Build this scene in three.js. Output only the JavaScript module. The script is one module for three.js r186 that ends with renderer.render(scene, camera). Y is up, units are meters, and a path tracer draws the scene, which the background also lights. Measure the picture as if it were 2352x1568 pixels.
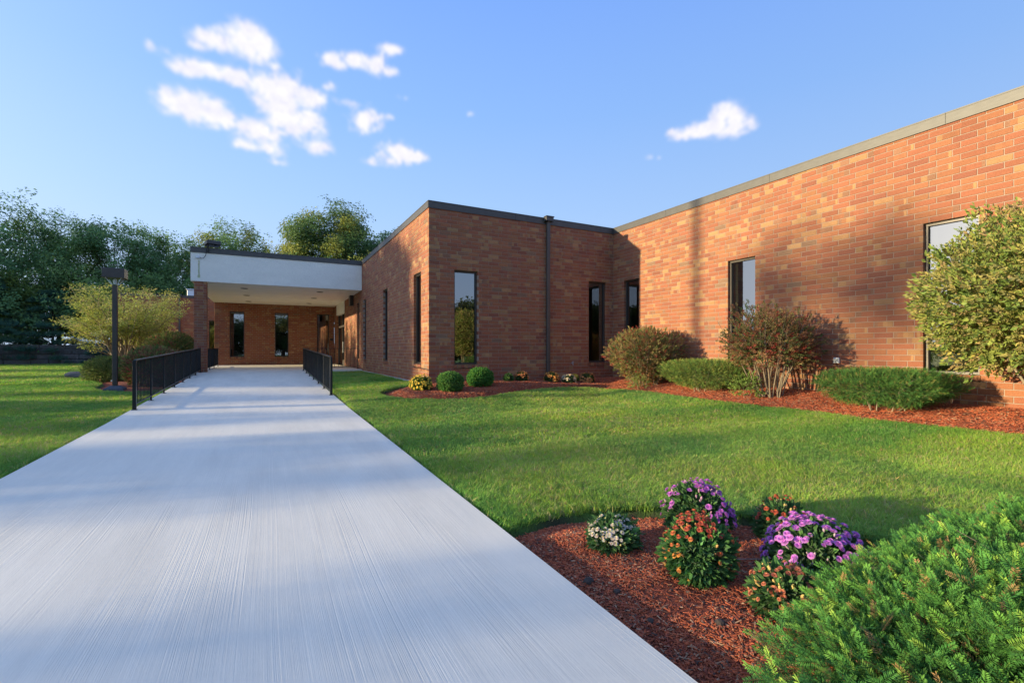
import * as THREE from 'three';
import { mergeGeometries } from 'three/addons/utils/BufferGeometryUtils.js';

/* ------------------------------------------------------------------ camera, sky, sun, exposure */
const scene = new THREE.Scene();
const EYE = 1.31;
const camera = new THREE.PerspectiveCamera(71.86, 1.5, 0.05, 600);
camera.position.set(0, EYE, 0);
camera.lookAt(0.4661, EYE, -0.8847);
camera.setViewOffset(2352, 1568, 0, -19, 2352, 1568);   // rising lens: verticals stay upright
const renderer = new THREE.WebGLRenderer({ antialias: true });
renderer.setSize(1024, 682);
renderer.toneMapping = THREE.LinearToneMapping;
renderer.toneMappingExposure = 3.25;
renderer.shadowMap.enabled = true;

const SUN_DIR = new THREE.Vector3(-0.970, 0.1453, -0.195).normalize();    // towards the sun: 8 degrees up, left of the frame
const sun = new THREE.DirectionalLight(new THREE.Color().setRGB(1.0, 0.83, 0.50), 2.95);
sun.name = 'sun';
sun.position.copy(SUN_DIR).multiplyScalar(120);
sun.castShadow = true;
sun.shadow.radius = 1.6;
sun.shadow.mapSize.set(4096, 4096);
Object.assign(sun.shadow.camera, { left: -60, right: 60, top: 40, bottom: -20, near: 1, far: 300 });
scene.add(sun, sun.target);

/* seeded random numbers and noise */
function rng(seed) { let a = seed >>> 0; return () => { a = (a + 0x6D2B79F5) >>> 0; let t = Math.imul(a ^ (a >>> 15), 1 | a); t = (t + Math.imul(t ^ (t >>> 7), 61 | t)) ^ t; return ((t ^ (t >>> 14)) >>> 0) / 4294967296; }; }
const hash = (x, y) => { let h = Math.imul(x, 374761393) ^ Math.imul(y, 668265263); h = Math.imul(h ^ (h >>> 13), 1274126177); return ((h ^ (h >>> 16)) >>> 0) / 4294967296; };
function vnoise(x, y) {
  const ix = Math.floor(x), iy = Math.floor(y); let fx = x - ix, fy = y - iy; fx = fx * fx * (3 - 2 * fx); fy = fy * fy * (3 - 2 * fy);
  const a = hash(ix, iy), b = hash(ix + 1, iy), c = hash(ix, iy + 1), d = hash(ix + 1, iy + 1);
  return a + (b - a) * fx + (c - a) * fy + (a - b - c + d) * fx * fy;
}
const fbm = (x, y, o = 4) => { let s = 0, a = 0.5, n = 0; for (let i = 0; i < o; i++) { s += a * vnoise(x, y); n += a; a *= 0.5; x = x * 2.03 + 17.3; y = y * 2.03 + 9.1; } return s / n; };
const clamp = THREE.MathUtils.clamp, lerp = THREE.MathUtils.lerp;
const sstep = (a, b, x) => { const t = clamp((x - a) / (b - a), 0, 1); return t * t * (3 - 2 * t); };

/* clear evening sky with a few small cumulus: direction -> radiance */
{
  const W = 3072, H = 1536, data = new Float32Array(W * H * 4);
  const SK = .50, stops = [[-90, .40, .50, .60], [0, .375, .49, .66], [6, .34, .46, .655], [16, .255, .40, .65], [26, .185, .335, .64], [37, .14, .275, .63], [60, .135, .27, .625], [90, .135, .27, .62]].map(([e, ...c]) => [e, ...c.map((q) => q * SK)]);
  const rows = [];
  for (let r = 0; r < H; r++) {
    const el = ((r + .5) / H - .5) * 180; let k = 0; while (k < stops.length - 2 && el > stops[k + 1][0]) k++;
    const a = stops[k], b = stops[k + 1], t = clamp((el - a[0]) / (b[0] - a[0]), 0, 1); rows.push([lerp(a[1], b[1], t), lerp(a[2], b[2], t), lerp(a[3], b[3], t)]);
  }
  const ringGlow = [];
  for (let r = 0; r < H; r++) {
    const el = ((r + .5) / H - .5) * Math.PI, sy = Math.sin(el), cy = Math.cos(el), base = rows[r];
    for (let c = 0; c < W; c++) {
      const ph = ((c + .5) / W - .5) * 2 * Math.PI, x = Math.cos(ph) * cy, z = Math.sin(ph) * cy;
      const cs = x * SUN_DIR.x + sy * SUN_DIR.y + z * SUN_DIR.z;
      const g = sy > -0.05 ? 0.22 * Math.pow(Math.max(0, cs * .5 + .5), 8) + 0.6 * Math.pow(Math.max(0, cs), 40) : 0, dim = 0.86 + 0.14 * (cs * .5 + .5) * 2;
      const o = (r * W + c) * 4;
      data[o] = base[0] * dim + g * 1.0; data[o + 1] = base[1] * dim + g * .86; data[o + 2] = base[2] * dim + g * .62; data[o + 3] = 1;
    }
  }
  const puffs = [[-1.4,29.8,2.33,1.54,1],[-4.7,29.0,1.92,0.93,1],[-6.4,28.2,0.99,0.46,0.7],[-0.5,29.3,1.54,1.08,1],[-9.9,27.0,0.56,0.57,0.6],[-8.5,27.1,0.70,0.46,0.35],[-5.3,26.5,2.78,0.73,1],[-2.7,26.5,1.74,0.87,1],[-7.2,25.9,1.33,0.48,0.8],[0.4,26.4,2.13,1.28,1],[2.4,26.8,1.76,0.91,0.9],[1.4,25.3,2.60,1.45,1],[5.0,26.1,1.53,0.94,0.95],[6.5,27.5,0.94,0.59,0.6],[1.1,28.2,0.72,0.37,0.4],[3.4,28.2,0.67,0.57,0.5],[-6.5,23.1,2.71,1.51,1],[-4.5,22.9,1.67,1.16,1],[-8.4,23.1,1.17,0.86,0.8],[-0.7,22.2,2.64,1.08,0.95],[4.0,23.7,2.41,1.24,1],[2.1,23.8,2.19,1.63,0.8],[0.7,20.7,1.57,0.84,0.8],[5.4,21.6,1.69,0.86,0.8],[-2.1,20.6,1.22,0.55,0.8],[1.4,19.5,1.30,0.36,0.5],[7.0,29.8,1.73,0.76,0.95],[9.2,30.3,1.29,0.76,0.95],[11.5,30.1,1.49,1.04,0.95],[13.2,31.6,1.52,0.57,0.9],[13.5,29.7,1.01,0.46,0.8],[10.5,24.8,1.97,1.42,1.1],[13.2,25.5,1.18,0.35,0.3],[14.0,21.9,2.38,1.20,1],[16.2,21.8,1.56,0.68,0.85],[11.3,20.9,1.49,0.53,0.6],[22.6,26.4,0.71,0.36,0.4],[14.7,27.5,1.03,0.34,0.35],[8.1,26.3,1.28,0.41,0.5],[52.2,24.4,1.83,1.28,1],[52.9,23.0,2.01,0.98,1],[50.0,23.4,2.54,0.86,1],[48.2,23.2,1.86,0.60,1],[46.5,23.6,0.76,0.40,0.6],[43.9,21.4,0.63,0.35,0.4],[45.1,21.2,0.39,0.32,0.35],[54.6,23.2,0.61,0.77,0.6]];
  const rr = rng(77);
  for (let k = 0; k < 9; k++) {            // the same kind of small clouds all round
    const az = 95 + k * 26 + rr() * 14, el = 17 + rr() * 22;
    for (let j = 0; j < 7; j++) puffs.push([az + (rr() - .5) * 9, el + (rr() - .5) * 4, 1 + rr() * 1.8, .6 + rr() * .9, .6 + rr() * .4]);
  }
  const keep = new Float32Array(W * H).fill(1), r0 = Math.floor(H * (.5 + 10 / 180)), r1 = Math.floor(H * (.5 + 48 / 180)); let al = new Float32Array(W * H);
  for (const [az, el, rx, ry, s] of puffs) {            // az is measured from -z towards +x; column angle from +x towards +z
    const pc = ((az - 90 + 540) % 360) / 360 * W, pr = (el / 180 + .5) * H, cx = rx / 360 * W, cr = ry / 180 * H;
    for (let r = Math.floor(pr - cr * 1.9); r <= pr + cr * 1.9; r++) for (let c = Math.floor(pc - cx * 1.9); c <= pc + cx * 1.9; c++) {
      const q = ((c - pc) / cx) ** 2 + ((r - pr) / cr) ** 2; if (q > 3.6) continue; const k = r * W + ((c % W) + W) % W; keep[k] *= 1 - Math.min(.97, s) * Math.exp(-.8 * q) * (1 - q / 3.6);
    }
  }
  for (let r = r0; r < r1; r++) for (let c = 0; c < W; c++) {
    const k = r * W + c, F = 1 - keep[k]; if (F < .02) continue; const u = c / W * 360, v = r / H * 180;
    const n = .5 * fbm(u * .9 + 3, v * 1.1, 4) + .5 * fbm(u * 2.2 + 1.8 * fbm(u * 1.1, v * 1.1, 3), v * 2.6 + 1.8 * fbm(u * 1.1 + 9, v * 1.1, 3), 5); al[k] = sstep(.18, 1.12, F * 1.32 + (n - .5) * 2.1 * Math.sqrt(F));
  }
  for (let pass = 0; pass < 2; pass++) {                 // thin vapour: edges fade into the blue
    const nx = new Float32Array(W * H), q = 1, step = pass % 2 ? W : 1;
    for (let r = r0 + 4; r < r1 - 4; r++) for (let c = 4; c < W - 4; c++) { const k = r * W + c; let sum = 0; for (let j = -q; j <= q; j++) sum += al[k + j * step]; nx[k] = sum / (2 * q + 1); }
    al = nx;
  }
  for (let r = r0; r < r1; r++) for (let c = 0; c < W; c++) {
    const k = r * W + c, a = al[k] * .93; if (a <= 0.002) continue;
    const u = c / W * 360, v = r / H * 180, o = k * 4, lum = (.62 + .18 * (fbm(u * 1.1 + 5, v * 1.3, 4) - .5) + .06 * a) * SK;
    data[o] = lerp(data[o], lum * .93, a); data[o + 1] = lerp(data[o + 1], lum * .90, a); data[o + 2] = lerp(data[o + 2], lum * .99, a);
  }
  const t = new THREE.DataTexture(data, W, H, THREE.RGBAFormat, THREE.FloatType);
  t.mapping = THREE.EquirectangularReflectionMapping; t.magFilter = t.minFilter = THREE.LinearFilter; t.needsUpdate = true;
  scene.background = t; scene.environment = t;
}

/* ------------------------------------------------------------------ helpers */
const V = (x, y, z) => new THREE.Vector3(x, y, z);
const RGB = (r, g, b) => new THREE.Color().setRGB(r, g, b);
class GB {                                            // collects faces into one geometry
  constructor() { this.p = []; this.n = []; this.u = []; this.c = []; this.i = []; this.m = null; }
  vert(x, y, z, nx, ny, nz, u, v, c) {
    if (this.m) { const e = this.m.elements, X = e[0] * x + e[4] * y + e[8] * z + e[12], Y = e[1] * x + e[5] * y + e[9] * z + e[13], Z = e[2] * x + e[6] * y + e[10] * z + e[14];
      const A = e[0] * nx + e[4] * ny + e[8] * nz, B = e[1] * nx + e[5] * ny + e[9] * nz, C = e[2] * nx + e[6] * ny + e[10] * nz; x = X; y = Y; z = Z; nx = A; ny = B; nz = C; }
    this.p.push(x, y, z); this.n.push(nx, ny, nz); this.u.push(u, v); const k = c || WHITE; this.c.push(k[0], k[1], k[2]); return this.p.length / 3 - 1;
  }
  quad(a, b, c, d, col, uo = 0, vo = 0) {             // counter-clockwise, uv in metres
    const ux = b[0] - a[0], uy = b[1] - a[1], uz = b[2] - a[2], vx = d[0] - a[0], vy = d[1] - a[1], vz = d[2] - a[2];
    let nx = uy * vz - uz * vy, ny = uz * vx - ux * vz, nz = ux * vy - uy * vx; const l = Math.hypot(nx, ny, nz) || 1; nx /= l; ny /= l; nz /= l;
    const lu = Math.hypot(ux, uy, uz), lv = Math.hypot(vx, vy, vz);
    const i = this.vert(...a, nx, ny, nz, uo, vo, col); this.vert(...b, nx, ny, nz, uo + lu, vo, col); this.vert(...c, nx, ny, nz, uo + lu, vo + lv, col); this.vert(...d, nx, ny, nz, uo, vo + lv, col);
    this.i.push(i, i + 1, i + 2, i, i + 2, i + 3); return this;
  }
  tri(a, b, c, col) {
    const ux = b[0] - a[0], uy = b[1] - a[1], uz = b[2] - a[2], vx = c[0] - a[0], vy = c[1] - a[1], vz = c[2] - a[2];
    let nx = uy * vz - uz * vy, ny = uz * vx - ux * vz, nz = ux * vy - uy * vx; const l = Math.hypot(nx, ny, nz) || 1; nx /= l; ny /= l; nz /= l;
    const i = this.vert(...a, nx, ny, nz, 0, 0, col); this.vert(...b, nx, ny, nz, 1, 0, col); this.vert(...c, nx, ny, nz, .5, 1, col); this.i.push(i, i + 1, i + 2); return this;
  }
  box(x0, y0, z0, x1, y1, z1, col, skip = '', uo = 0, vo = 0) {
    if (!skip.includes('f')) this.quad([x0, y0, z1], [x1, y0, z1], [x1, y1, z1], [x0, y1, z1], col, uo, vo);
    if (!skip.includes('b')) this.quad([x1, y0, z0], [x0, y0, z0], [x0, y1, z0], [x1, y1, z0], col, uo, vo);
    if (!skip.includes('r')) this.quad([x1, y0, z1], [x1, y0, z0], [x1, y1, z0], [x1, y1, z1], col, uo, vo);
    if (!skip.includes('l')) this.quad([x0, y0, z0], [x0, y0, z1], [x0, y1, z1], [x0, y1, z0], col, uo, vo);
    if (!skip.includes('t')) this.quad([x0, y1, z1], [x1, y1, z1], [x1, y1, z0], [x0, y1, z0], col, uo, vo);
    if (!skip.includes('d')) this.quad([x0, y0, z0], [x1, y0, z0], [x1, y0, z1], [x0, y0, z1], col, uo, vo);
    return this;
  }
  cbox(x0, y0, z0, x1, y1, z1, e, col) {              // box with small chamfers
    const X = [x0, x0 + e, x1 - e, x1], Y = [y0, y0 + e, y1 - e, y1], Z = [z0, z0 + e, z1 - e, z1];
    this.quad([X[1], Y[1], z1], [X[2], Y[1], z1], [X[2], Y[2], z1], [X[1], Y[2], z1], col); this.quad([X[2], Y[1], z0], [X[1], Y[1], z0], [X[1], Y[2], z0], [X[2], Y[2], z0], col);
    this.quad([x1, Y[1], Z[2]], [x1, Y[1], Z[1]], [x1, Y[2], Z[1]], [x1, Y[2], Z[2]], col); this.quad([x0, Y[1], Z[1]], [x0, Y[1], Z[2]], [x0, Y[2], Z[2]], [x0, Y[2], Z[1]], col);
    this.quad([X[1], y1, Z[2]], [X[2], y1, Z[2]], [X[2], y1, Z[1]], [X[1], y1, Z[1]], col); this.quad([X[1], y0, Z[1]], [X[2], y0, Z[1]], [X[2], y0, Z[2]], [X[1], y0, Z[2]], col);
    this.quad([X[2], Y[1], z1], [x1, Y[1], Z[2]], [x1, Y[2], Z[2]], [X[2], Y[2], z1], col); this.quad([x0, Y[1], Z[2]], [X[1], Y[1], z1], [X[1], Y[2], z1], [x0, Y[2], Z[2]], col);
    this.quad([x1, Y[1], Z[1]], [X[2], Y[1], z0], [X[2], Y[2], z0], [x1, Y[2], Z[1]], col); this.quad([X[1], Y[1], z0], [x0, Y[1], Z[1]], [x0, Y[2], Z[1]], [X[1], Y[2], z0], col);
    this.quad([X[1], Y[2], z1], [X[2], Y[2], z1], [X[2], y1, Z[2]], [X[1], y1, Z[2]], col); this.quad([X[2], Y[2], z0], [X[1], Y[2], z0], [X[1], y1, Z[1]], [X[2], y1, Z[1]], col);
    this.quad([x1, Y[2], Z[2]], [x1, Y[2], Z[1]], [X[2], y1, Z[1]], [X[2], y1, Z[2]], col); this.quad([x0, Y[2], Z[1]], [x0, Y[2], Z[2]], [X[1], y1, Z[2]], [X[1], y1, Z[1]], col);
    return this;
  }
  tube(pts, rad, seg = 6, col, cap = true) {
    const n = pts.length; let ref = V(0.3, 1, 0.2).normalize(); const first = this.p.length / 3; let len = 0;
    for (let k = 0; k < n; k++) {
      const d = pts[Math.min(k + 1, n - 1)].clone().sub(pts[Math.max(k - 1, 0)]).normalize(); if (Math.abs(d.dot(ref)) > .95) ref = V(1, 0.1, 0.3).normalize();
      const a = d.clone().cross(ref).normalize(), b = d.clone().cross(a).normalize(), r = Array.isArray(rad) ? rad[k] : rad; if (k) len += pts[k].distanceTo(pts[k - 1]);
      for (let s = 0; s <= seg; s++) { const t = s / seg * Math.PI * 2, cx = Math.cos(t), sy = Math.sin(t), nx = a.x * cx + b.x * sy, ny = a.y * cx + b.y * sy, nz = a.z * cx + b.z * sy; this.vert(pts[k].x + nx * r, pts[k].y + ny * r, pts[k].z + nz * r, nx, ny, nz, s / seg * r * 6.28, len, col); }
    }
    for (let k = 0; k < n - 1; k++) for (let s = 0; s < seg; s++) { const a = first + k * (seg + 1) + s, b = a + 1, c = a + seg + 1, d = c + 1; this.i.push(a, b, d, a, d, c); }
    if (cap) { const e = first + (n - 1) * (seg + 1); for (let s = 1; s < seg - 1; s++) this.i.push(e, e + s, e + s + 1); }
    return this;
  }
  geo() {
    const g = new THREE.BufferGeometry(); g.setAttribute('position', new THREE.Float32BufferAttribute(this.p, 3)); g.setAttribute('normal', new THREE.Float32BufferAttribute(this.n, 3));
    g.setAttribute('uv', new THREE.Float32BufferAttribute(this.u, 2)); g.setAttribute('color', new THREE.Float32BufferAttribute(this.c, 3)); g.setIndex(this.p.length > 196605 ? new THREE.Uint32BufferAttribute(this.i, 1) : this.i); return g;
  }
}
const WHITE = [1, 1, 1];
const taken = new Map();
function numbered(name) { const n = taken.get(name) ?? 0; taken.set(name, n + 1); return n ? name + '_' + String(n).padStart(3, '0') : name; }
function thing(name, label, category, [x, y, z] = [0, 0, 0], group) {
  const o = new THREE.Group(); o.name = numbered(name); o.position.set(x, y, z); o.userData = { label, category }; if (group) o.userData.group = group; scene.add(o); return o;
}
function shadowed(m) { m.castShadow = true; m.receiveShadow = true; return m; }
function part(parent, name, geo, mat, world = false) {            // world: the geometry is in world coordinates, turn it to the thing's own
  if (geo.geo) geo = geo.geo();
  if (world) { let q = parent; const o = V(0, 0, 0); while (q && q !== scene) { o.add(q.position); q = q.parent; } geo.translate(-o.x, -o.y, -o.z); }
  const m = shadowed(new THREE.Mesh(geo, mat)); m.name = name; parent.add(m); return m;
}
function sub(parent, name) { const g = new THREE.Group(); g.name = name; parent.add(g); return g; }
function structure(name, geo, mat) { const m = shadowed(new THREE.Mesh(geo.geo ? geo.geo() : geo, mat)); m.name = name; m.userData.kind = 'structure'; scene.add(m); return m; }
function single(name, label, category, geo, mat, pos, group) {
  const m = shadowed(new THREE.Mesh(geo.geo ? geo.geo() : geo, mat)); m.name = numbered(name); if (pos) m.position.set(...pos); m.userData = { label, category }; if (group) m.userData.group = group; scene.add(m); return m;
}
function instances(parent, name, geo, mat, mats, cols) {
  const m = shadowed(new THREE.InstancedMesh(geo, mat, mats.length)); m.name = name; m.userData.kind = 'stuff';
  mats.forEach((x, i) => m.setMatrixAt(i, x)); if (cols) cols.forEach((c, i) => m.setColorAt(i, c)); parent.add(m); return m;
}
const UPV = V(0, 1, 0), _q = new THREE.Quaternion(), _q2 = new THREE.Quaternion();
function pose(pos, dir, roll, s) {                                 // local +y points along dir
  _q.setFromUnitVectors(UPV, dir); _q2.setFromAxisAngle(UPV, roll); _q.multiply(_q2);
  return new THREE.Matrix4().compose(pos, _q, typeof s === 'number' ? V(s, s, s) : s);
}

/* ------------------------------------------------------------------ textures and materials */
function tex(w, h, fn, srgb = false, rx = 1, ry = 1) {             // fn gives 0..1 linear grey or [r,g,b]
  const d = new Uint8Array(w * h * 4);
  for (let y = 0; y < h; y++) for (let x = 0; x < w; x++) {
    let c = fn(x, y); if (!Array.isArray(c)) c = [c, c, c]; const o = (y * w + x) * 4;
    for (let k = 0; k < 3; k++) { let v = clamp(c[k], 0, 1); if (srgb) v = v <= .0031308 ? v * 12.92 : 1.055 * Math.pow(v, 1 / 2.4) - .055; d[o + k] = Math.round(v * 255); }
    d[o + 3] = 255;
  }
  const t = new THREE.DataTexture(d, w, h); t.wrapS = t.wrapT = THREE.RepeatWrapping; t.magFilter = THREE.LinearFilter; t.minFilter = THREE.LinearMipmapLinearFilter; t.generateMipmaps = true;
  if (srgb) t.colorSpace = THREE.SRGBColorSpace; t.repeat.set(rx, ry); t.needsUpdate = true; return t;
}
// tiling noise on a period
function pnoise(x, y, px, py) {
  const ix = Math.floor(x), iy = Math.floor(y); let fx = x - ix, fy = y - iy; fx = fx * fx * (3 - 2 * fx); fy = fy * fy * (3 - 2 * fy);
  const m = (a, p) => ((a % p) + p) % p, a = hash(m(ix, px), m(iy, py)), b = hash(m(ix + 1, px), m(iy, py)), c = hash(m(ix, px), m(iy + 1, py)), d = hash(m(ix + 1, px), m(iy + 1, py));
  return a + (b - a) * fx + (c - a) * fy + (a - b - c + d) * fx * fy;
}
const M = {};
{
  // brick: fired clay grain
  const grain = (x, y) => .55 * pnoise(x / 3, y / 3, 171, 171) + .3 * pnoise(x / 9, y / 14, 57, 37) + .15 * hash(x, y);
  const bmap = tex(513, 518, (x, y) => { const s = hash(x >> 1, (y >> 1) + 7); return .80 + .26 * (grain(x, y) - .5) * 2 - (s > .985 ? .35 : 0) + (s < .012 ? .25 : 0); }, true, 1.9, 1.9);
  const bbump = tex(513, 518, (x, y) => { const s = hash(x >> 2, (y >> 2) + 7); return grain(x, y) - (s > .985 ? .5 : 0); }, false, 1.9, 1.9);
  M.brick = new THREE.MeshStandardMaterial({ vertexColors: true, map: bmap, bumpMap: bbump, bumpScale: .0025, roughness: .88 });
  const mm = tex(256, 256, (x, y) => .86 + .22 * (pnoise(x / 2, y / 2, 128, 128) - .5) + .1 * (pnoise(x / 21.33, y / 21.33, 12, 12) - .5), true, 2.2, 2.2);
  M.mortar = new THREE.MeshStandardMaterial({ color: RGB(.36, .285, .23), map: mm, bumpMap: mm, bumpScale: .003, roughness: .95 });
  // concrete walk: long broomed lines with small wander
  const W = 2048, H = 512, line = new Float32Array(W); for (let x = 0; x < W; x++) line[x] = .62 * hash(x, 3) + .28 * hash(x >> 1, 5) + .10 * hash(x >> 3, 9);
  const broom = (x, y) => { const xx = x + 5 * Math.sin(y / H * Math.PI * 2) + 2.5 * Math.sin(y / H * Math.PI * 6 + 1) + 3 * pnoise(x / 64, y / 64, 32, 8); const i = Math.floor(xx), f = xx - i, a = line[((i % W) + W) % W], b = line[(((i + 1) % W) + W) % W]; return a + (b - a) * f; };
  const blot = (x, y) => .5 * pnoise(x / 128, y / 64, 16, 8) + .3 * pnoise(x / 32, y / 32, 64, 16) + .2 * pnoise(x / 8, y / 8, 256, 64);
  const cm = tex(W, H, (x, y) => { const b = broom(x, y), k = blot(x, y), g = hash(x, y + 99); const v = .88 + .03 * (b - .5) + .17 * (k - .5) + .05 * (g - .5); return [v, v * .998, v * 1.0]; }, true, 1 / 3.7, 1 / 7);
  const cb = tex(W, H, (x, y) => .85 * broom(x, y) * (.45 + .55 * sstep(.35, .65, pnoise(x / 90, y / 51.2, 23, 10))) + .15 * hash(x, y), false, 1 / 3.7, 1 / 7);
  M.concrete = new THREE.MeshStandardMaterial({ color: RGB(.82, .745, .60), map: cm, bumpMap: cb, bumpScale: .0011, roughness: .85 });
  const st = tex(512, 512, (x, y) => .5 * pnoise(x / 4, y / 4, 128, 128) + .3 * pnoise(x / 13.47, y / 7, 38, 73) + .2 * hash(x, y), false, .5, .5);
  const sm = tex(512, 512, (x, y) => { const k = .6 * pnoise(x / 64, y / 32, 8, 16) + .4 * pnoise(x / 10.24, y / 10.24, 50, 50); const v = .93 + .10 * (k - .5); return [v, v * .985, v * .955]; }, true, .31, .31);
  M.stucco = new THREE.MeshStandardMaterial({ color: RGB(.90, .87, .80), map: sm, bumpMap: st, bumpScale: .012, roughness: .92 });
  M.foundation = new THREE.MeshStandardMaterial({ color: RGB(.46, .46, .44), map: sm, bumpMap: st, bumpScale: .006, roughness: .92 });
  const brushed = tex(256, 256, (x, y) => .85 + .2 * (pnoise(x / 16, y / 4, 16, 64) - .5) + .12 * (pnoise(x / 51.2, y / 51.2, 5, 5) - .5), true, .8, .8);
  M.fascia = new THREE.MeshStandardMaterial({ color: RGB(.085, .079, .074), map: brushed, roughness: .48, metalness: .15 });
  M.bronze = new THREE.MeshStandardMaterial({ color: RGB(.075, .062, .054), map: brushed, roughness: .42, metalness: .25 });
  M.gasket = new THREE.MeshStandardMaterial({ color: RGB(.012, .012, .012), roughness: .7 });
  M.blackiron = new THREE.MeshStandardMaterial({ color: RGB(.013, .015, .019), map: brushed, roughness: .34, metalness: .2 });
  M.glass = new THREE.MeshPhysicalMaterial({ color: RGB(.20, .21, .18), metalness: 0, transmission: 1, thickness: 0, roughness: .012, ior: 3.3 });
  M.clear = new THREE.MeshPhysicalMaterial({ color: RGB(.93, .96, .96), transmission: 1, thickness: 0, roughness: .12, ior: 1.5 });
  M.interior = new THREE.MeshStandardMaterial({ color: RGB(.50, .47, .42), roughness: .95 });
  M.curtain = new THREE.MeshStandardMaterial({ color: RGB(.5, .5, .42), roughness: .95 });
  M.roof = new THREE.MeshStandardMaterial({ color: RGB(.16, .155, .15), roughness: .95 });
  M.white = new THREE.MeshStandardMaterial({ color: RGB(.72, .73, .74), roughness: .5 });
  M.grey = new THREE.MeshStandardMaterial({ color: RGB(.36, .38, .40), roughness: .5, metalness: .2 });
  M.dark = new THREE.MeshStandardMaterial({ color: RGB(.03, .028, .027), roughness: .6 });
  // lawn sheet below the blades
  const lawn = tex(1024, 1024, (x, y) => { const k = .5 * pnoise(x / 64, y / 64, 16, 16) + .3 * pnoise(x / 16, y / 16, 64, 64) + .2 * pnoise(x / 5.12, y / 5.12, 200, 200), b = hash(x >> 1, y >> 2), v = .70 + .4 * (k - .5) + .35 * (b - .5); return [v * .95, v, v * .9]; }, true, .38, .38);
  const lb = tex(512, 512, (x, y) => .6 * hash(x >> 1, y >> 1) + .4 * pnoise(x / 8, y / 8, 64, 64), false, 1.4, 1.4);
  M.lawn = new THREE.MeshStandardMaterial({ vertexColors: true, map: lawn, bumpMap: lb, bumpScale: .02, roughness: .95 });
  const mu = tex(1024, 1024, (x, y) => {
    const a = pnoise((x + y * .6) / 20.48, (y - x * .4) / 5.12, 50, 200), b = pnoise((x * .5 - y) / 5.12, (y + x * .3) / 18, 200, 57), s = hash(x >> 1, y >> 1), v = .35 + .55 * Math.max(a, b) * .9 + .3 * (s - .5), w = pnoise(x / 64, y / 64, 16, 16);
    return [v * (.82 + .25 * w), v * (.78 + .15 * w), v * .8];
  }, true, .7, .7);
  M.mulch = new THREE.MeshStandardMaterial({ color: RGB(.40, .095, .04), map: mu, bumpMap: mu, bumpScale: .02, roughness: .95 });
  M.chip = new THREE.MeshStandardMaterial({ color: RGB(1, 1, 1), roughness: .9 });
  const bk = tex(256, 512, (x, y) => { const r = Math.abs(pnoise(x / 16, y / 64, 16, 8) - .5) * 2; return .6 + .5 * r + .25 * (hash(x >> 1, y >> 2) - .5); }, true, 6, 1.2);
  M.bark = new THREE.MeshStandardMaterial({ color: RGB(.12, .095, .072), map: bk, bumpMap: bk, bumpScale: .02, roughness: .95 });
  M.stem = new THREE.MeshStandardMaterial({ color: RGB(.30, .235, .165), map: bk, bumpMap: bk, bumpScale: .004, roughness: .9 });
  const leafy = (t, r = .98) => new THREE.MeshPhysicalMaterial({ color: RGB(1, 1, 1), vertexColors: true, roughness: r, transmission: t, thickness: 0, ior: 1.4, specularIntensity: .5 });
  M.leaf = leafy(.40, .98); M.needle = leafy(.15, .95); M.grass = leafy(.42, .98); M.petal = leafy(.3, .98);
  const stn = tex(512, 512, (x, y) => { const k = .45 * pnoise(x / 64, y / 32, 8, 16) + .35 * pnoise(x / 16, y / 9.85, 32, 52) + .2 * hash(x >> 1, y >> 1); return .55 + .8 * (k - .3); }, true, .45, .45);
  M.stone = new THREE.MeshStandardMaterial({ vertexColors: true, map: stn, bumpMap: stn, bumpScale: .05, roughness: .95 });
  M.plain = new THREE.MeshStandardMaterial({ vertexColors: true, roughness: .85 });
}

/* ------------------------------------------------------------------ ground: lawn, walk, beds */
// levels relative to the eye, measured from the photograph's courses and railings
const pathRel = (zf) => zf < 9.5 ? -1.31 + .0164 * zf : zf < 21.2 ? -1.1542 + (zf - 9.5) * (.2942 / 11.7) : -.86;
const boxDist = (x, z, x0, x1, z0, z1) => Math.hypot(Math.max(x0 - x, 0, x - x1), Math.max(z0 - z, 0, z - z1));
const wallDist = (x, z) => Math.min(boxDist(x, z, 3.8, 60, -60, -11.88), boxDist(x, z, 9.94, 60, -60, -2));
const PX0 = -2.2, PX1 = 1.5;
function lawnY(x, z) {
  const zf = -z; let b = pathRel(zf) - .022;
  if (x > -.3) b = Math.min(b, -.975);
  if (x < -1.5) b = lerp(b, Math.min(b, -1.22), sstep(0, 1.4, -1.5 - x));
  b = b + (Math.max(b, -.93) - b) * (1 - sstep(0, 4, wallDist(x, z))) * (x > 0 ? 1 : 0);
  const far = Math.hypot(x, z); b += .05 * (vnoise(x * .35 + 8, z * .35) - .5) * sstep(0.3, 2, Math.max(PX0 - x, x - PX1)) + (far > 60 ? (far - 60) * .012 : 0);
  return b + EYE;
}
function smoothLoop(ctrl, n) { return new THREE.CatmullRomCurve3(ctrl.map(([x, z]) => V(x, 0, z)), false, 'centripetal').getPoints(n).map((p) => [p.x, p.z]); }
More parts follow.
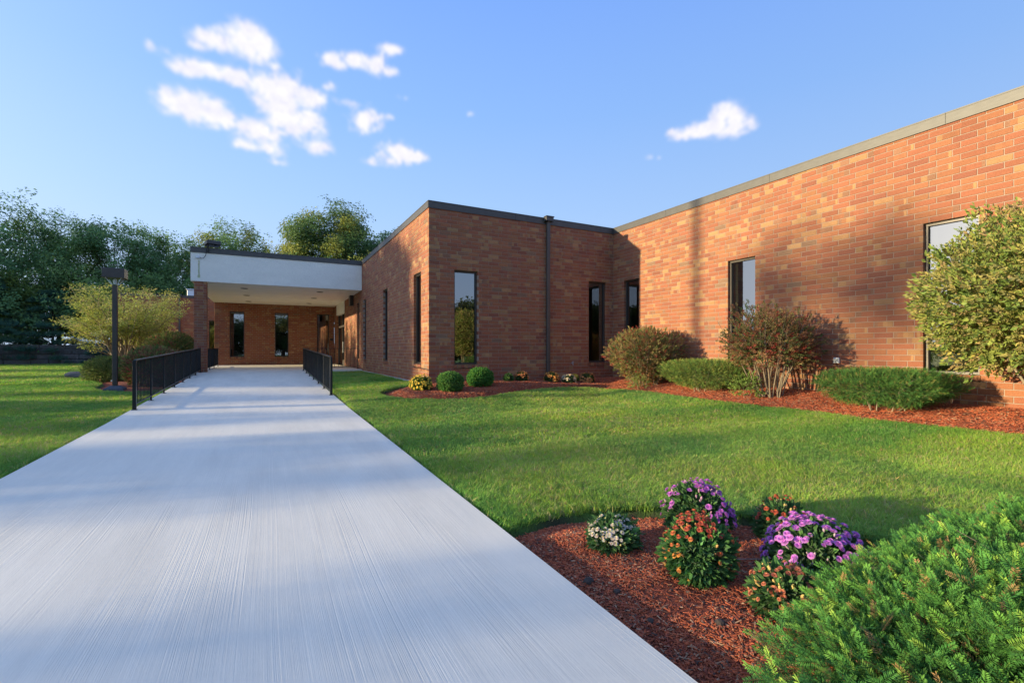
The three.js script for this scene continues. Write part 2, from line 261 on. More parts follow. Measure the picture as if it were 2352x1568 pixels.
const beds = [
  { name: 'front', poly: [...smoothLoop([[1.5, -2.97], [2.06, -3.02], [2.76, -2.83], [3.27, -2.43], [3.6, -1.9], [3.95, -1.3], [4.4, -.4], [4.6, .8]], 40), [4.6, 1.6], [1.5, 1.6]] },
  { name: 'wall', poly: [...smoothLoop([[3.35, -12.1], [2.75, -11.6], [2.36, -10.98], [2.62, -10.2], [3.2, -9.8], [3.9, -9.66], [4.8, -9.85], [5.7, -10.17], [6.8, -10.32], [7.6, -10.2], [8.1, -9.4], [8.2, -8.5], [8.12, -7.4], [8.1, -6], [8.18, -4.8], [8.2, -3.8], [8.28, -2.8], [8.35, -2], [8.6, -1.2]], 110), [10.4, -1.0], [10.4, -12.1]] },
  { name: 'hedge', poly: smoothLoop([[-2.5, -17.6], [-3.4, -17.2], [-4.6, -18.9], [-5.2, -22], [-6.6, -25], [-6.6, -28.5], [-4.5, -29.5], [-2.5, -29], [-2.45, -24], [-2.5, -17.6]], 60) },
];
for (const b of beds) { b.x0 = Math.min(...b.poly.map((q) => q[0])); b.x1 = Math.max(...b.poly.map((q) => q[0])); b.z0 = Math.min(...b.poly.map((q) => q[1])); b.z1 = Math.max(...b.poly.map((q) => q[1])); }
function bedDist(b, x, z) {                             // positive inside
  if (x < b.x0 - .4 || x > b.x1 + .4 || z < b.z0 - .4 || z > b.z1 + .4) return -.4;
  let d = 1e9, inside = false; const P = b.poly;
  for (let i = 0, j = P.length - 1; i < P.length; j = i++) {
    const [xi, zi] = P[i], [xj, zj] = P[j]; if ((zi > z) !== (zj > z) && x < (xj - xi) * (z - zi) / (zj - zi) + xi) inside = !inside;
    const ex = xj - xi, ez = zj - zi, t = clamp(((x - xi) * ex + (z - zi) * ez) / (ex * ex + ez * ez || 1), 0, 1); d = Math.min(d, Math.hypot(x - xi - ex * t, z - zi - ez * t));
  }
  return inside ? d : -d;
}
const inBed = (x, z) => Math.max(...beds.map((b) => bedDist(b, x, z)));
function mulchY(b, x, z, d = bedDist(b, x, z)) {
  const edge = b.name === 'front' && x < 1.75 ? sstep(1.5, 1.75, x) : 1;
  return lawnY(x, z) - .075 + (.085 * sstep(.02, .5, d) + (b.name === 'wall' ? .05 * (1 - sstep(.2, 1.2, wallDist(x, z))) : 0)) * edge + .022 * (fbm(x * 5, z * 5, 3) - .5) + .03 * (vnoise(x * 1.7, z * 1.7) - .5) - (d < 0 ? .12 * sstep(0, .05, -d) : 0);
}
{
  const line = (parts) => { const o = []; for (const [a, b, s] of parts) { const n = Math.max(1, Math.round((b - a) / s)); for (let k = 0; k < n; k++) o.push(a + (b - a) * k / n); } o.push(parts[parts.length - 1][1]); return o; };
  const xs = line([[-260, -60, 20], [-60, -20, 2.5], [-20, -7, .5], [-7, -2.4, .16], [-2.4, -2.1, .05], [-2.1, 1.3, .5], [1.3, 1.7, .04], [1.7, 9, .07], [9, 12, .3], [12, 30, 2], [30, 260, 20]]);
  const zs = line([[-260, -70, 20], [-70, -34, 2], [-34, -22, .4], [-22, -12, .12], [-12, .4, .07], [.4, 6, .4], [6, 40, 3], [40, 260, 20]]);
  const nx = xs.length, nz = zs.length, pos = new Float32Array(nx * nz * 3), uv = new Float32Array(nx * nz * 2), col = new Float32Array(nx * nz * 3), idx = [];
  for (let j = 0; j < nz; j++) for (let i = 0; i < nx; i++) {
    const x = xs[i], z = zs[j], k = j * nx + i, d = inBed(x, z); let y = lawnY(x, z) - .015;
    const pathIn = Math.min(x - PX0, PX1 - x); if (pathIn > -.02 && z > -22) y = Math.min(y, lawnY(PX1, z), pathRel(-z) + EYE) - .10; else if (z < -21 && x > -2.7 && x < 4) y -= .2;
    if (d > -.02) y -= .13 * sstep(-.02, .05, d);
    pos.set([x, y, z], k * 3); uv.set([x, z], k * 2);
    const soil = Math.max(sstep(-.045, .0, d), sstep(-.04, .0, Math.min(pathIn, z + 25))), n = fbm(x * .8, z * .8, 3), f = fbm(x * .13 + 4, z * .13, 3);
    const g = [lerp(.12, .19, n) * (.9 + .3 * f), lerp(.26, .33, n), lerp(.034, .05, f)];
    col.set([lerp(g[0], .045, soil), lerp(g[1], .032, soil), lerp(g[2], .022, soil)], k * 3);
  }
  for (let j = 0; j < nz - 1; j++) for (let i = 0; i < nx - 1; i++) { const a = j * nx + i, b = a + 1, c = a + nx, d = c + 1; idx.push(a, c, b, b, c, d); }
  const g = new THREE.BufferGeometry(); g.setAttribute('position', new THREE.BufferAttribute(pos, 3)); g.setAttribute('uv', new THREE.BufferAttribute(uv, 2)); g.setAttribute('color', new THREE.BufferAttribute(col, 3)); g.setIndex(idx); g.computeVertexNormals();
  structure('lawn', g, M.lawn);
}
for (const b of beds) {
  const s = b.name === 'hedge' ? .2 : .05, x0 = b.x0 - .1, z0 = b.z0 - .1, nx = Math.ceil((b.x1 - x0 + .1) / s), nz = Math.ceil((b.z1 - z0 + .1) / s), pos = [], uv = [], id = new Int32Array((nx + 1) * (nz + 1)).fill(-1), idx = [], keep = new Float32Array((nx + 1) * (nz + 1));
  for (let j = 0; j <= nz; j++) for (let i = 0; i <= nx; i++) keep[j * (nx + 1) + i] = bedDist(b, x0 + i * s, z0 + j * s);
  const vid = (i, j) => { const k = j * (nx + 1) + i; if (id[k] < 0) { const x = x0 + i * s, z = z0 + j * s; id[k] = pos.length / 3; pos.push(x, mulchY(b, x, z, keep[k]), z); uv.push(x, z); } return id[k]; };
  for (let j = 0; j < nz; j++) for (let i = 0; i < nx; i++) {
    const k = j * (nx + 1) + i; if (Math.max(keep[k], keep[k + 1], keep[k + nx + 1], keep[k + nx + 2]) < -.06) continue;
    if (b.name === 'front' && x0 + i * s < 1.505) continue; if (b.name === 'wall' && x0 + i * s > 10.2) continue;
    const A = vid(i, j), B = vid(i + 1, j), C = vid(i, j + 1), D = vid(i + 1, j + 1); idx.push(A, C, B, B, C, D);
  }
  const g = new THREE.BufferGeometry(); g.setAttribute('position', new THREE.Float32BufferAttribute(pos, 3)); g.setAttribute('uv', new THREE.Float32BufferAttribute(uv, 2)); g.setIndex(idx); g.computeVertexNormals();
  structure(b.name === 'front' ? 'front_mulch_bed' : b.name === 'wall' ? 'wall_mulch_bed' : 'hedge_mulch_bed', g, M.mulch);
}
{ // the concrete walk, ramped, and the landing under the canopy
  const gb = new GB(), zs = []; for (let z = 4; z > -9.5; z -= .5) zs.push(z); for (let z = -9.5; z > -21.2; z -= .45) zs.push(z); zs.push(-21.2);
  const e = .012, prof = [[PX0, -.30, -1, 0], [PX0, -e, -1, .3], [PX0 + e, 0, 0, 1], [PX1 - e, 0, 0, 1], [PX1, -e, 1, .3], [PX1, -.30, 1, 0]];
  for (let k = 0; k < zs.length - 1; k++) {
    const za = zs[k], zb = zs[k + 1], ya = pathRel(-za) + EYE, yb = pathRel(-zb) + EYE;
    for (let s = 0; s < prof.length - 1; s++) { const [xa, da] = prof[s], [xb, db] = prof[s + 1]; gb.quad([xa, ya + da, za], [xb, ya + db, za], [xb, yb + db, zb], [xa, yb + da, zb]); const n = gb.u.length; const us = [[xa, za], [xb, za], [xb, zb], [xa, zb]]; us.forEach(([u, v], q) => { gb.u[n - 8 + q * 2] = u; gb.u[n - 7 + q * 2] = -v; }); }
  }
  structure('concrete_walk', gb, M.concrete);
  const lb = new GB(); lb.cbox(-2.62, .10, -30.52, 3.795, .45, -21.205, .012); structure('entrance_landing', lb, M.concrete);
}
console.log('ground done');
/* ------------------------------------------------------------------ brick walls */
const COURSE = .1016, LEN = .3048, JOINT = .010, BRICKD = .10, Y0 = .91 - 6 * COURSE, SILL = .91, HEAD = .91 + 25 * COURSE, TOP = 5.21;
const clay = { red: [0.33, 0.113, 0.0564], rust: [0.342, 0.13, 0.0592], deep: [0.278, 0.0939, 0.0525], orange: [0.359, 0.148, 0.0647], tan: [0.4, 0.206, 0.0908], buff: [0.424, 0.233, 0.105], grey: [0.253, 0.143, 0.0843], brown: [0.295, 0.14, 0.0775] };
function clayOf(r) { const t = r(); return t < .38 ? clay.red : t < .66 ? clay.rust : t < .75 ? clay.deep : t < .89 ? clay.orange : t < .935 ? clay.tan : t < .955 ? clay.buff : t < .975 ? clay.grey : clay.brown; }
function brickTones(r) {                                // flashed bricks carry two to four tones along their length
  const a = clayOf(r), v = .90 + .2 * r(), t = (c, k) => c.map((q) => q * k); if (r() < .66) return [[1, t(a, v)]];
  const n = 2 + Math.floor(r() * 3), out = []; let at = 0;
  for (let k = 0; k < n; k++) { at = k === n - 1 ? 1 : Math.min(.95, at + (.6 + r() * .8) / n); const m = r() < .5 ? a : r() < .45 ? clay.tan : r() < .5 ? clay.brown : clayOf(r); out.push([at, t(m, v * (.9 + .2 * r()))]); }
  return out;
}
// one brick with its own edges: x along the wall, y up, face at z = 0, body behind
function addBrick(gb, x0, y0, x1, y1, dep, r, tones = brickTones(r), proud = 0) {
  const uo = r() * 9, vo = r() * 9, e = .004, w = x1 - x0; let at = 0;
  for (const [to, c] of tones) {
    const a = x0 + at * w, b = x0 + to * w, A = at === 0 ? a + e : a, B = to === 1 ? b - e : b;
    gb.quad([A, y0 + e, proud], [B, y0 + e, proud], [B, y1 - e, proud], [A, y1 - e, proud], c, uo + a - x0, vo);
    gb.quad([A, y1 - e, proud], [B, y1 - e, proud], [b, y1, proud - e], [a, y1, proud - e], c, uo, vo); gb.quad([a, y0, proud - e], [b, y0, proud - e], [B, y0 + e, proud], [A, y0 + e, proud], c, uo, vo);
    gb.quad([a, y1, proud - e], [b, y1, proud - e], [b, y1, -dep], [a, y1, -dep], c, uo, vo); gb.quad([a, y0, -dep], [b, y0, -dep], [b, y0, proud - e], [a, y0, proud - e], c, uo, vo);
    at = to;
  }
  const c0 = tones[0][1], c1 = tones[tones.length - 1][1];
  gb.quad([x0, y0, proud - e], [x0 + e, y0 + e, proud], [x0 + e, y1 - e, proud], [x0, y1, proud - e], c0, uo, vo); gb.quad([x1 - e, y0 + e, proud], [x1, y0, proud - e], [x1, y1, proud - e], [x1 - e, y1 - e, proud], c1, uo, vo);
  gb.quad([x0, y0, -dep], [x0, y0, proud - e], [x0, y1, proud - e], [x0, y1, -dep], c0, uo, vo); gb.quad([x1, y0, proud - e], [x1, y0, -dep], [x1, y1, -dep], [x1, y1, proud - e], c1, uo, vo);
}
const brickVariants = []; { const r = rng(4242); for (let k = 0; k < 48; k++) { const g = new GB(); addBrick(g, -(LEN - JOINT) / 2, -(COURSE - JOINT) / 2, (LEN - JOINT) / 2, (COURSE - JOINT) / 2, BRICKD, r); brickVariants.push(g.geo()); } }
const SINT = .4661, COST = .8847;
function seenArea(x, y, z, nx, nz) {                    // how large a brick shows from the photograph's viewpoint, 0 outside the frame
  const d = x * SINT - z * COST, q = x * COST + z * SINT; if (d < .5) return 0; const px = q / d, py = (y - EYE) / d; if (Math.abs(px) > 1.09 || py > .75 || py < -.71) return 0;
  const facing = -(x * nx + z * nz) / Math.hypot(x, z); return facing <= 0 ? 0 : facing / (d * d);
}
// walls: [{x, z, rot, L, y0, courses, holes:[{a,b,y0,y1}], b0, b1 (reach of the backing), phase}]
function brickWalls(owner, walls, seed, singles = 300) {
  const all = [], gb = new GB(), back = new GB(), r = rng(seed);
  for (const w of walls) {
    const c = Math.cos(w.rot), s = Math.sin(w.rot), basis = new THREE.Matrix4().makeRotationY(w.rot).setPosition(w.x, 0, w.z), holes = w.holes || [];
    for (let k = 0; k < w.courses; k++) {
      const y0 = w.y0 + k * COURSE + JOINT / 2, y1 = y0 + COURSE - JOINT, ym = (y0 + y1) / 2; let x = -((k % 2 ? 1 / 3 : 0) + (w.phase || 0)) * LEN; let spans = [[0, w.L]];
      for (const h of holes) if (ym > h.y0 && ym < h.y1) spans = spans.flatMap(([a, b]) => h.b <= a || h.a >= b ? [[a, b]] : [[a, h.a], [h.b, b]].filter(([p, q]) => q - p > .02));
      for (; x < w.L; x += LEN) for (const [sa, sb] of spans) {
        let a = x + JOINT / 2, b = x + LEN - JOINT / 2; const full = a >= sa - .001 && b <= sb + .001; a = Math.max(a, sa); b = Math.min(b, sb); if (b - a < .03) continue;
        const cx = (a + b) / 2, X = w.x + c * cx, Z = w.z - s * cx; all.push({ w, basis, a, b, y0, y1, full, X, Z, area: full ? seenArea(X, ym, Z, s, c) * (w.hid && w.hid(X, ym, Z) ? 0 : 1) : 0 });
      }
    }
    // mortar and backing, recessed behind the brick faces
    back.m = basis; const R = .007, bb0 = w.b0 ?? 0, bb1 = w.L + (w.b1 ?? 0), yb = w.y0, yt = w.y0 + w.courses * COURSE, cuts = holes.map((h) => [h.a - .004, h.b + .004, h.y0 - .004, h.y1 + .004]).sort((p, q) => p[0] - q[0]); let at = bb0;
    for (const [a, b, p, q] of cuts) { back.box(at, yb, -.30, a, yt, -R); if (p > yb) back.box(a, yb, -.30, b, p, -R, undefined, 'lr'); if (q < yt) back.box(a, q, -.30, b, yt, -R, undefined, 'lr'); at = b; }
    back.box(at, yb, -.30, bb1, yt, -R); back.m = null;
  }
  all.sort((p, q) => q.area - p.area); const o = owner.position;
  all.forEach((k, i) => {
    if (i < singles && k.area > 0) { const m = shadowed(new THREE.Mesh(brickVariants[Math.floor(r() * 48)], M.brick)); m.name = 'brick'; const cx = (k.a + k.b) / 2, pr = (r() - .5) * .003; m.position.set(k.X + Math.sin(k.w.rot) * pr - o.x, (k.y0 + k.y1) / 2 - o.y, k.Z + Math.cos(k.w.rot) * pr - o.z); m.rotation.y = k.w.rot; owner.add(m); return; }
    gb.m = k.basis; addBrick(gb, k.a, k.y0, k.b, k.y1, BRICKD, r, undefined, (r() - .5) * .003);
  });
  gb.m = null; const rest = part(owner, 'bricks', gb, M.brick, true); rest.userData.kind = 'stuff'; part(owner, 'mortar', back, M.mortar, true);
}
// a fixed window in a wall: frame, pane, rowlock sill bricks, strip of drawn curtain behind
function windowIn(owner, wall, a, b, y0, y1, { sill = true, curtain = 1, seed = 1, frameMat = M.bronze } = {}) {
  const g = sub(owner, 'window'), o = owner.position, W = new THREE.Matrix4().makeRotationY(wall.rot).setPosition(wall.x - o.x, -o.y, wall.z - o.z), r = rng(seed); g.applyMatrix4(W);
  const P = (name, gb, mat) => { const m = shadowed(new THREE.Mesh(gb.geo(), mat)); m.name = name; g.add(m); return m; };
  const D0 = -.075, D1 = -.165, t = .04, f = new GB(); f.box(a + .002, y0 + .002, D1, a + t, y1 - .002, D0); f.box(b - t, y0 + .002, D1, b - .002, y1 - .002, D0); f.box(a + t, y0 + .002, D1, b - t, y0 + t, D0, undefined, 'lr'); f.box(a + t, y1 - t, D1, b - t, y1 - .002, D0, undefined, 'lr'); P('frame', f, frameMat);
  const k = new GB(); for (const [p, q, u, v] of [[a + t, a + t + .008, y0 + t, y1 - t], [b - t - .008, b - t, y0 + t, y1 - t], [a + t + .008, b - t - .008, y0 + t, y0 + t + .008], [a + t + .008, b - t - .008, y1 - t - .008, y1 - t]]) k.box(p, u, -.128, q, v, -.106); P('gasket', k, M.gasket);
  const pg = new THREE.PlaneGeometry(b - a - 2 * t - .014, y1 - y0 - 2 * t - .014); pg.translate((a + b) / 2, (y0 + y1) / 2, -.117); const pane = shadowed(new THREE.Mesh(pg, M.glass)); pane.name = 'pane'; g.add(pane);
  if (curtain) { const c = new GB(), cw = .075, side = curtain > 0; for (let j = 0; j < 4; j++) { const p = side ? b - t - .005 - cw + j * cw / 4 : a + t + .005 + j * cw / 4; c.box(p, y0 + .05, -.235 + (j % 2) * .012, p + cw / 4, y1 - .05, -.215 + (j % 2) * .012); } P('curtain', c, M.curtain); }
  if (sill) { const n = 7, sw = (b - a + .04) / n; for (let j = 0; j < n; j++) { const s = new GB(), x0 = a - .02 + j * sw + .004, x1 = a - .02 + (j + 1) * sw - .004, tone = brickTones(r)[0][1].map((q) => q * .9); s.cbox(x0, y0 - COURSE + .006, -.072, x1, y0 - .004, .016 + (r() - .5) * .004, .004, tone); P('sill_brick', s, M.brick); } const mb = new GB(); mb.box(a - .016, y0 - COURSE + .008, -.068, b + .016, y0 - .012, .006); P('sill_mortar', mb, M.mortar); }
  return g;
}
function fasciaRun(owner, x, z, rot, L, seed, y0 = TOP - .184, y1 = TOP, ends = [0, 0]) {     // sheet-metal edge in lengths with open seams
  const o = owner.position; let at = -ends[0]; const r = rng(seed), lim = L + ends[1]; let first = true;
  while (at < lim - .01) {
    const len = Math.min(first ? 1.2 + r() * 2 : 3.05, lim - at), g = new GB(), a = at + (first ? 0 : .0025), b = at + len - .0025; first = false;
    g.m = new THREE.Matrix4().makeRotationY(rot); g.box(a, y0, -.02, b, y1 - .022, .016); g.box(a, y1 - .022, -.32, b, y1, .022); g.box(a, y0 - .008, -.02, b, y0, .024); g.m = null;
    const m = shadowed(new THREE.Mesh(g.geo(), M.fascia)); m.name = 'fascia_panel'; m.position.set(x - o.x, -o.y, z - o.z); owner.add(m); at += len;
  }
}
function downspout(owner, x, z, rot, y0, y1) {
  const g = sub(owner, 'downspout'), o = owner.position; g.position.set(x - o.x, -o.y, z - o.z); g.rotation.y = rot;
  const P = (name, gb) => { const m = shadowed(new THREE.Mesh(gb.geo(), M.fascia)); m.name = name; g.add(m); };
  const p = new GB(); p.cbox(-.052, y0 + .12, .022, .052, y1 - .06, .10, .008); P('pipe', p);
  const h = new GB(); h.cbox(-.125, y1 - .10, .018, .125, y1 + .045, .17, .008); h.cbox(-.14, y1 + .02, .016, .14, y1 + .05, .185, .006); P('conductor_head', h);
  const e = new GB(); e.m = new THREE.Matrix4().makeRotationX(-.75).setPosition(0, y0 + .12, .06); e.cbox(-.05, -.14, -.038, .05, .02, .04, .008); e.m = null; P('outlet', e);
  for (const y of [y0 + .5, (y0 + y1) / 2, y1 - .6]) { const s = new GB(); s.box(-.068, y, .018, .068, y + .03, .104); P('strap', s); }
}

/* main building: block with the blank left flank, front wall and the long right wing */
{
  const B = thing('brick_building', 'flat roofed brown brick building with tall narrow windows filling the right half', 'building', [9.94, Y0, -11.88]);
  const N = 47, hole = (a, b) => ({ a, b, y0: SILL - COURSE, y1: HEAD });
  const front = { x: 3.8, z: -11.88, rot: 0, L: 6.14, y0: Y0, courses: N, holes: [hole(.712, 1.395), hole(5.17, 5.855)], b0: .007, b1: .007 };
  const wing = { x: 9.94, z: -11.88, rot: -Math.PI / 2, L: 9.825, y0: Y0, courses: N, holes: [hole(.505, 1.165), hole(4.23, 4.945), hole(8.05, 8.765)], b0: -.26, b1: -.19, hid: (x, y, z) => z > -3.6 && y < 3.1 };
  const flank = { x: 3.8, z: -30.5, rot: -Math.PI / 2, L: 18.565, y0: Y0, courses: N, holes: [{ a: 1.05, b: 4.12, y0: 0, y1: 3.93 }, hole(7.88, 8.53), hole(9.47, 10.08), hole(13.32, 13.98), hole(17.215, 17.93)], b1: -.25 };
  const end = { x: 9.94, z: -2.0, rot: 0, L: 8, y0: Y0, courses: N, holes: [hole(3, 3.7)], b0: .007 };
  brickWalls(B, [front, wing, flank, end], 11);
  [[.712, 1.395], [5.17, 5.855]].forEach(([a, b], i) => windowIn(B, front, a, b, SILL, HEAD, { seed: 20 + i }));
  [[.505, 1.165], [4.23, 4.945], [8.05, 8.765]].forEach(([a, b], i) => windowIn(B, wing, a, b, SILL, HEAD, { seed: 30 + i, curtain: -1 }));
  [[7.88, 8.53], [9.47, 10.08], [13.32, 13.98], [17.215, 17.93]].forEach(([a, b], i) => windowIn(B, flank, a, b, SILL, HEAD, { seed: 40 + i, curtain: -1 }));
  windowIn(B, end, 3, 3.7, SILL, HEAD, { seed: 50 });
  fasciaRun(B, 3.8, -11.88, 0, 6.14, 5, undefined, undefined, [.016, -.018]); fasciaRun(B, 9.94, -11.88, -Math.PI / 2, 9.88, 6, undefined, undefined, [0, .016]); fasciaRun(B, 3.8, -30.5, -Math.PI / 2, 18.62, 7, undefined, undefined, [0, -.005]); fasciaRun(B, 9.94, -2, 0, 8, 8, undefined, undefined, [-.005, 0]);
  downspout(B, 7.44, -11.88, 0, Y0 + .14, TOP - .02);
  const sh = new GB();                                  // shell that closes the rooms: rear walls, floor, roof deck
  sh.box(17.7, Y0, -30.2, 17.94, 5.0, -2.31); sh.box(4.11, Y0, -30.49, 17.94, 5.0, -30.25); part(B, 'rear_wall', sh, M.interior, true);
  const fl = new GB(); fl.box(4.11, .30, -30.24, 17.69, .40, -12.2); fl.box(10.26, .30, -12.19, 17.69, .40, -2.32); part(B, 'floor', fl, M.interior, true);
  const rf = new GB(); rf.box(4.11, 4.98, -30.24, 17.69, 5.08, -12.2); rf.box(10.26, 4.98, -12.19, 17.69, 5.08, -2.32); part(B, 'roof', rf, M.roof, true);
  const fd = new GB(); fd.box(3.775, -.05, -21.2, 4.05, Y0 + .115, -11.87); part(B, 'foundation', fd, M.foundation, true);
  // door bay in the flank under the canopy
  const hd = new GB(); hd.cbox(3.782, 3.32, -29.46, 4.0, 3.935, -26.37, .006); part(B, 'door_header', hd, M.stucco, true);
  const ds = sub(B, 'entrance_door'); const DP = (n, gb, m) => part(ds, n, gb, m, true), fx0 = 3.90, fx1 = 4.00;
  const fr = new GB(); for (const z of [-29.45, -28.0, -27.18, -26.44]) fr.box(fx0, .45, z, fx1, 3.318, z + .07); DP('door_frame', fr, M.bronze);
  const tr = new GB(); tr.box(fx0, 2.58, -29.38, fx1, 2.68, -28.0); tr.box(fx0, 2.58, -27.93, fx1, 2.68, -27.18); tr.box(fx0, 2.58, -27.11, fx1, 2.68, -26.44); DP('transom_bar', tr, M.bronze);
  for (const [z0, z1, y0, y1] of [[-29.38, -28, 2.68, 3.318], [-27.93, -27.18, 2.68, 3.318], [-27.11, -26.44, 2.68, 3.318], [-29.38, -28, .55, 2.58], [-27.93, -27.18, .75, 2.58], [-27.11, -26.44, .75, 2.58]]) { const p = new THREE.PlaneGeometry(z1 - z0, y1 - y0); p.rotateY(-Math.PI / 2); p.translate(3.95, (y0 + y1) / 2, (z0 + z1) / 2); DP('pane', p, M.glass); }
  const kr = new GB(); kr.box(fx0 - .004, .46, -27.93, fx1, .75, -27.18); kr.box(fx0 - .004, .46, -27.11, fx1, .75, -26.44); DP('kick_rail', kr, M.bronze);
  const hn = new GB(); hn.tube([V(3.84, 1.15, -27.25), V(3.84, 1.75, -27.25)], .016, 8); hn.tube([V(3.84, 1.2, -27.25), V(3.9, 1.2, -27.25)], .011, 6); hn.tube([V(3.84, 1.7, -27.25), V(3.9, 1.7, -27.25)], .011, 6); DP('door_handle', hn, M.grey);
  // small fittings on the walls
  const bib = new GB(); bib.tube([V(8.317, .90, -11.875), V(8.317, .90, -11.80)], .016, 8); bib.tube([V(8.317, .93, -11.81), V(8.317, .84, -11.80)], .012, 8); bib.tube([V(8.28, .945, -11.81), V(8.354, .945, -11.81)], .01, 6); part(B, 'hose_tap', bib, M.grey, true);
  const eb = sub(B, 'outlet_box'); const e1 = new GB(); e1.cbox(9.885, 1.045, -5.235, 9.938, 1.155, -5.135, .006); part(eb, 'box', e1, M.white, true); const e2 = new GB(); e2.cbox(9.876, 1.06, -5.22, 9.885, 1.14, -5.15, .003); part(eb, 'cover', e2, M.grey, true);
}
single('wall_sconce', 'dark box shaped wall light high on the brick flank just under the canopy', 'lamp', (() => { const g = new GB(); g.cbox(-.17, -.24, -.19, 0, .24, .19, .012); g.box(-.185, -.26, -.205, 0, -.242, .205); return g; })(), M.bronze, [3.798, 3.68, -23.7]);

/* entrance wing at the back of the canopy */
const backWall = { x: -2.42, z: -30.5, rot: 0, L: 6.215, y0: Y0, courses: 47, holes: [[.72, 1.44], [2.97, 3.69], [5.235, 5.92]].map(([a, b]) => ({ a, b, y0: SILL - COURSE, y1: HEAD })), b0: .007, b1: -.03 };
{
  const E = thing('entrance_wing', 'recessed red brick entrance wall with three tall windows behind the white canopy', 'building', [.7, Y0, -30.5]);
  const side = { x: -2.42, z: -40.8, rot: -Math.PI / 2, L: 10.245, y0: Y0, courses: 47, b1: -.26 };
  brickWalls(E, [backWall, side], 12);
  backWall.holes.forEach(({ a, b }, i) => windowIn(E, backWall, a, b, SILL, HEAD, { seed: 60 + i, curtain: i ? 0 : -1 }));
  fasciaRun(E, -2.42, -40.8, -Math.PI / 2, 10.28, 9); fasciaRun(E, -2.42, -30.5, 0, 6.2, 10, undefined, undefined, [.016, 0]);
  const sh = new GB(); sh.box(-2.1, Y0, -40.79, 3.79, 5.0, -40.6); sh.box(3.6, Y0, -40.59, 3.79, 5.0, -30.82); part(E, 'rear_wall', sh, M.interior, true);
  const fl = new GB(); fl.box(-2.1, .30, -40.59, 3.59, .40, -30.82); part(E, 'floor', fl, M.interior, true); const rf = new GB(); rf.box(-2.1, 4.98, -40.59, 3.59, 5.08, -30.82); part(E, 'roof', rf, M.roof, true);
  const it = new GB(); it.tube([V(3.62, 1.93, -30.495), V(3.62, 1.93, -30.38)], .035, 10); it.cbox(3.54, 1.86, -30.42, 3.70, 2.0, -30.36, .01); part(E, 'intercom', it, M.dark, true);
}
/* far wing beyond the hedges */
{
  const F = thing('far_wing', 'distant low brick wing with dark roof edge behind the small yellow green tree', 'building', [-5.5, Y0, -40.8]);
  const w = { x: -9.0, z: -40.8, rot: 0, L: 6.57, y0: Y0, courses: 47, holes: [[.9, 1.6], [2.3, 3.0], [5.42, 5.82]].map(([a, b]) => ({ a, b, y0: SILL - COURSE, y1: HEAD })), b0: .007 }, s = { x: -9.0, z: -50, rot: -Math.PI / 2, L: 9.14, y0: Y0, courses: 47, b1: -.25 };
  brickWalls(F, [w, s], 13, 0); w.holes.forEach(({ a, b }, i) => windowIn(F, w, a, b, SILL, HEAD, { seed: 70 + i, curtain: i === 1 ? 1 : 0 }));
  fasciaRun(F, -9, -40.8, 0, 6.57, 11, undefined, undefined, [.016, -.02]); fasciaRun(F, -9, -50, -Math.PI / 2, 9.2, 12, undefined, undefined, [0, -.005]); downspout(F, -5.33, -40.8, 0, Y0 + .1, TOP - .02);
  const sh = new GB(); sh.box(-8.7, Y0, -50, -2.5, 5.0, -49.8); sh.box(-2.7, Y0, -49.79, -2.5, 5.0, -41.11); part(F, 'rear_wall', sh, M.interior, true);
  const fl = new GB(); fl.box(-8.69, .30, -49.79, -2.71, .40, -41.12); part(F, 'floor', fl, M.interior, true); const rf = new GB(); rf.box(-8.69, 4.98, -49.79, -2.71, 5.08, -41.12); part(F, 'roof', rf, M.roof, true);
}
single('roof_vent', 'pale metal vent box standing on the distant wing roof', 'vent', (() => { const g = new GB(); g.cbox(-.3, 0, -.3, .3, .75, .3, .03); g.cbox(-.36, .75, -.36, .36, .83, .36, .02); return g; })(), M.white, [-4.85, 5.08, -43.2]);

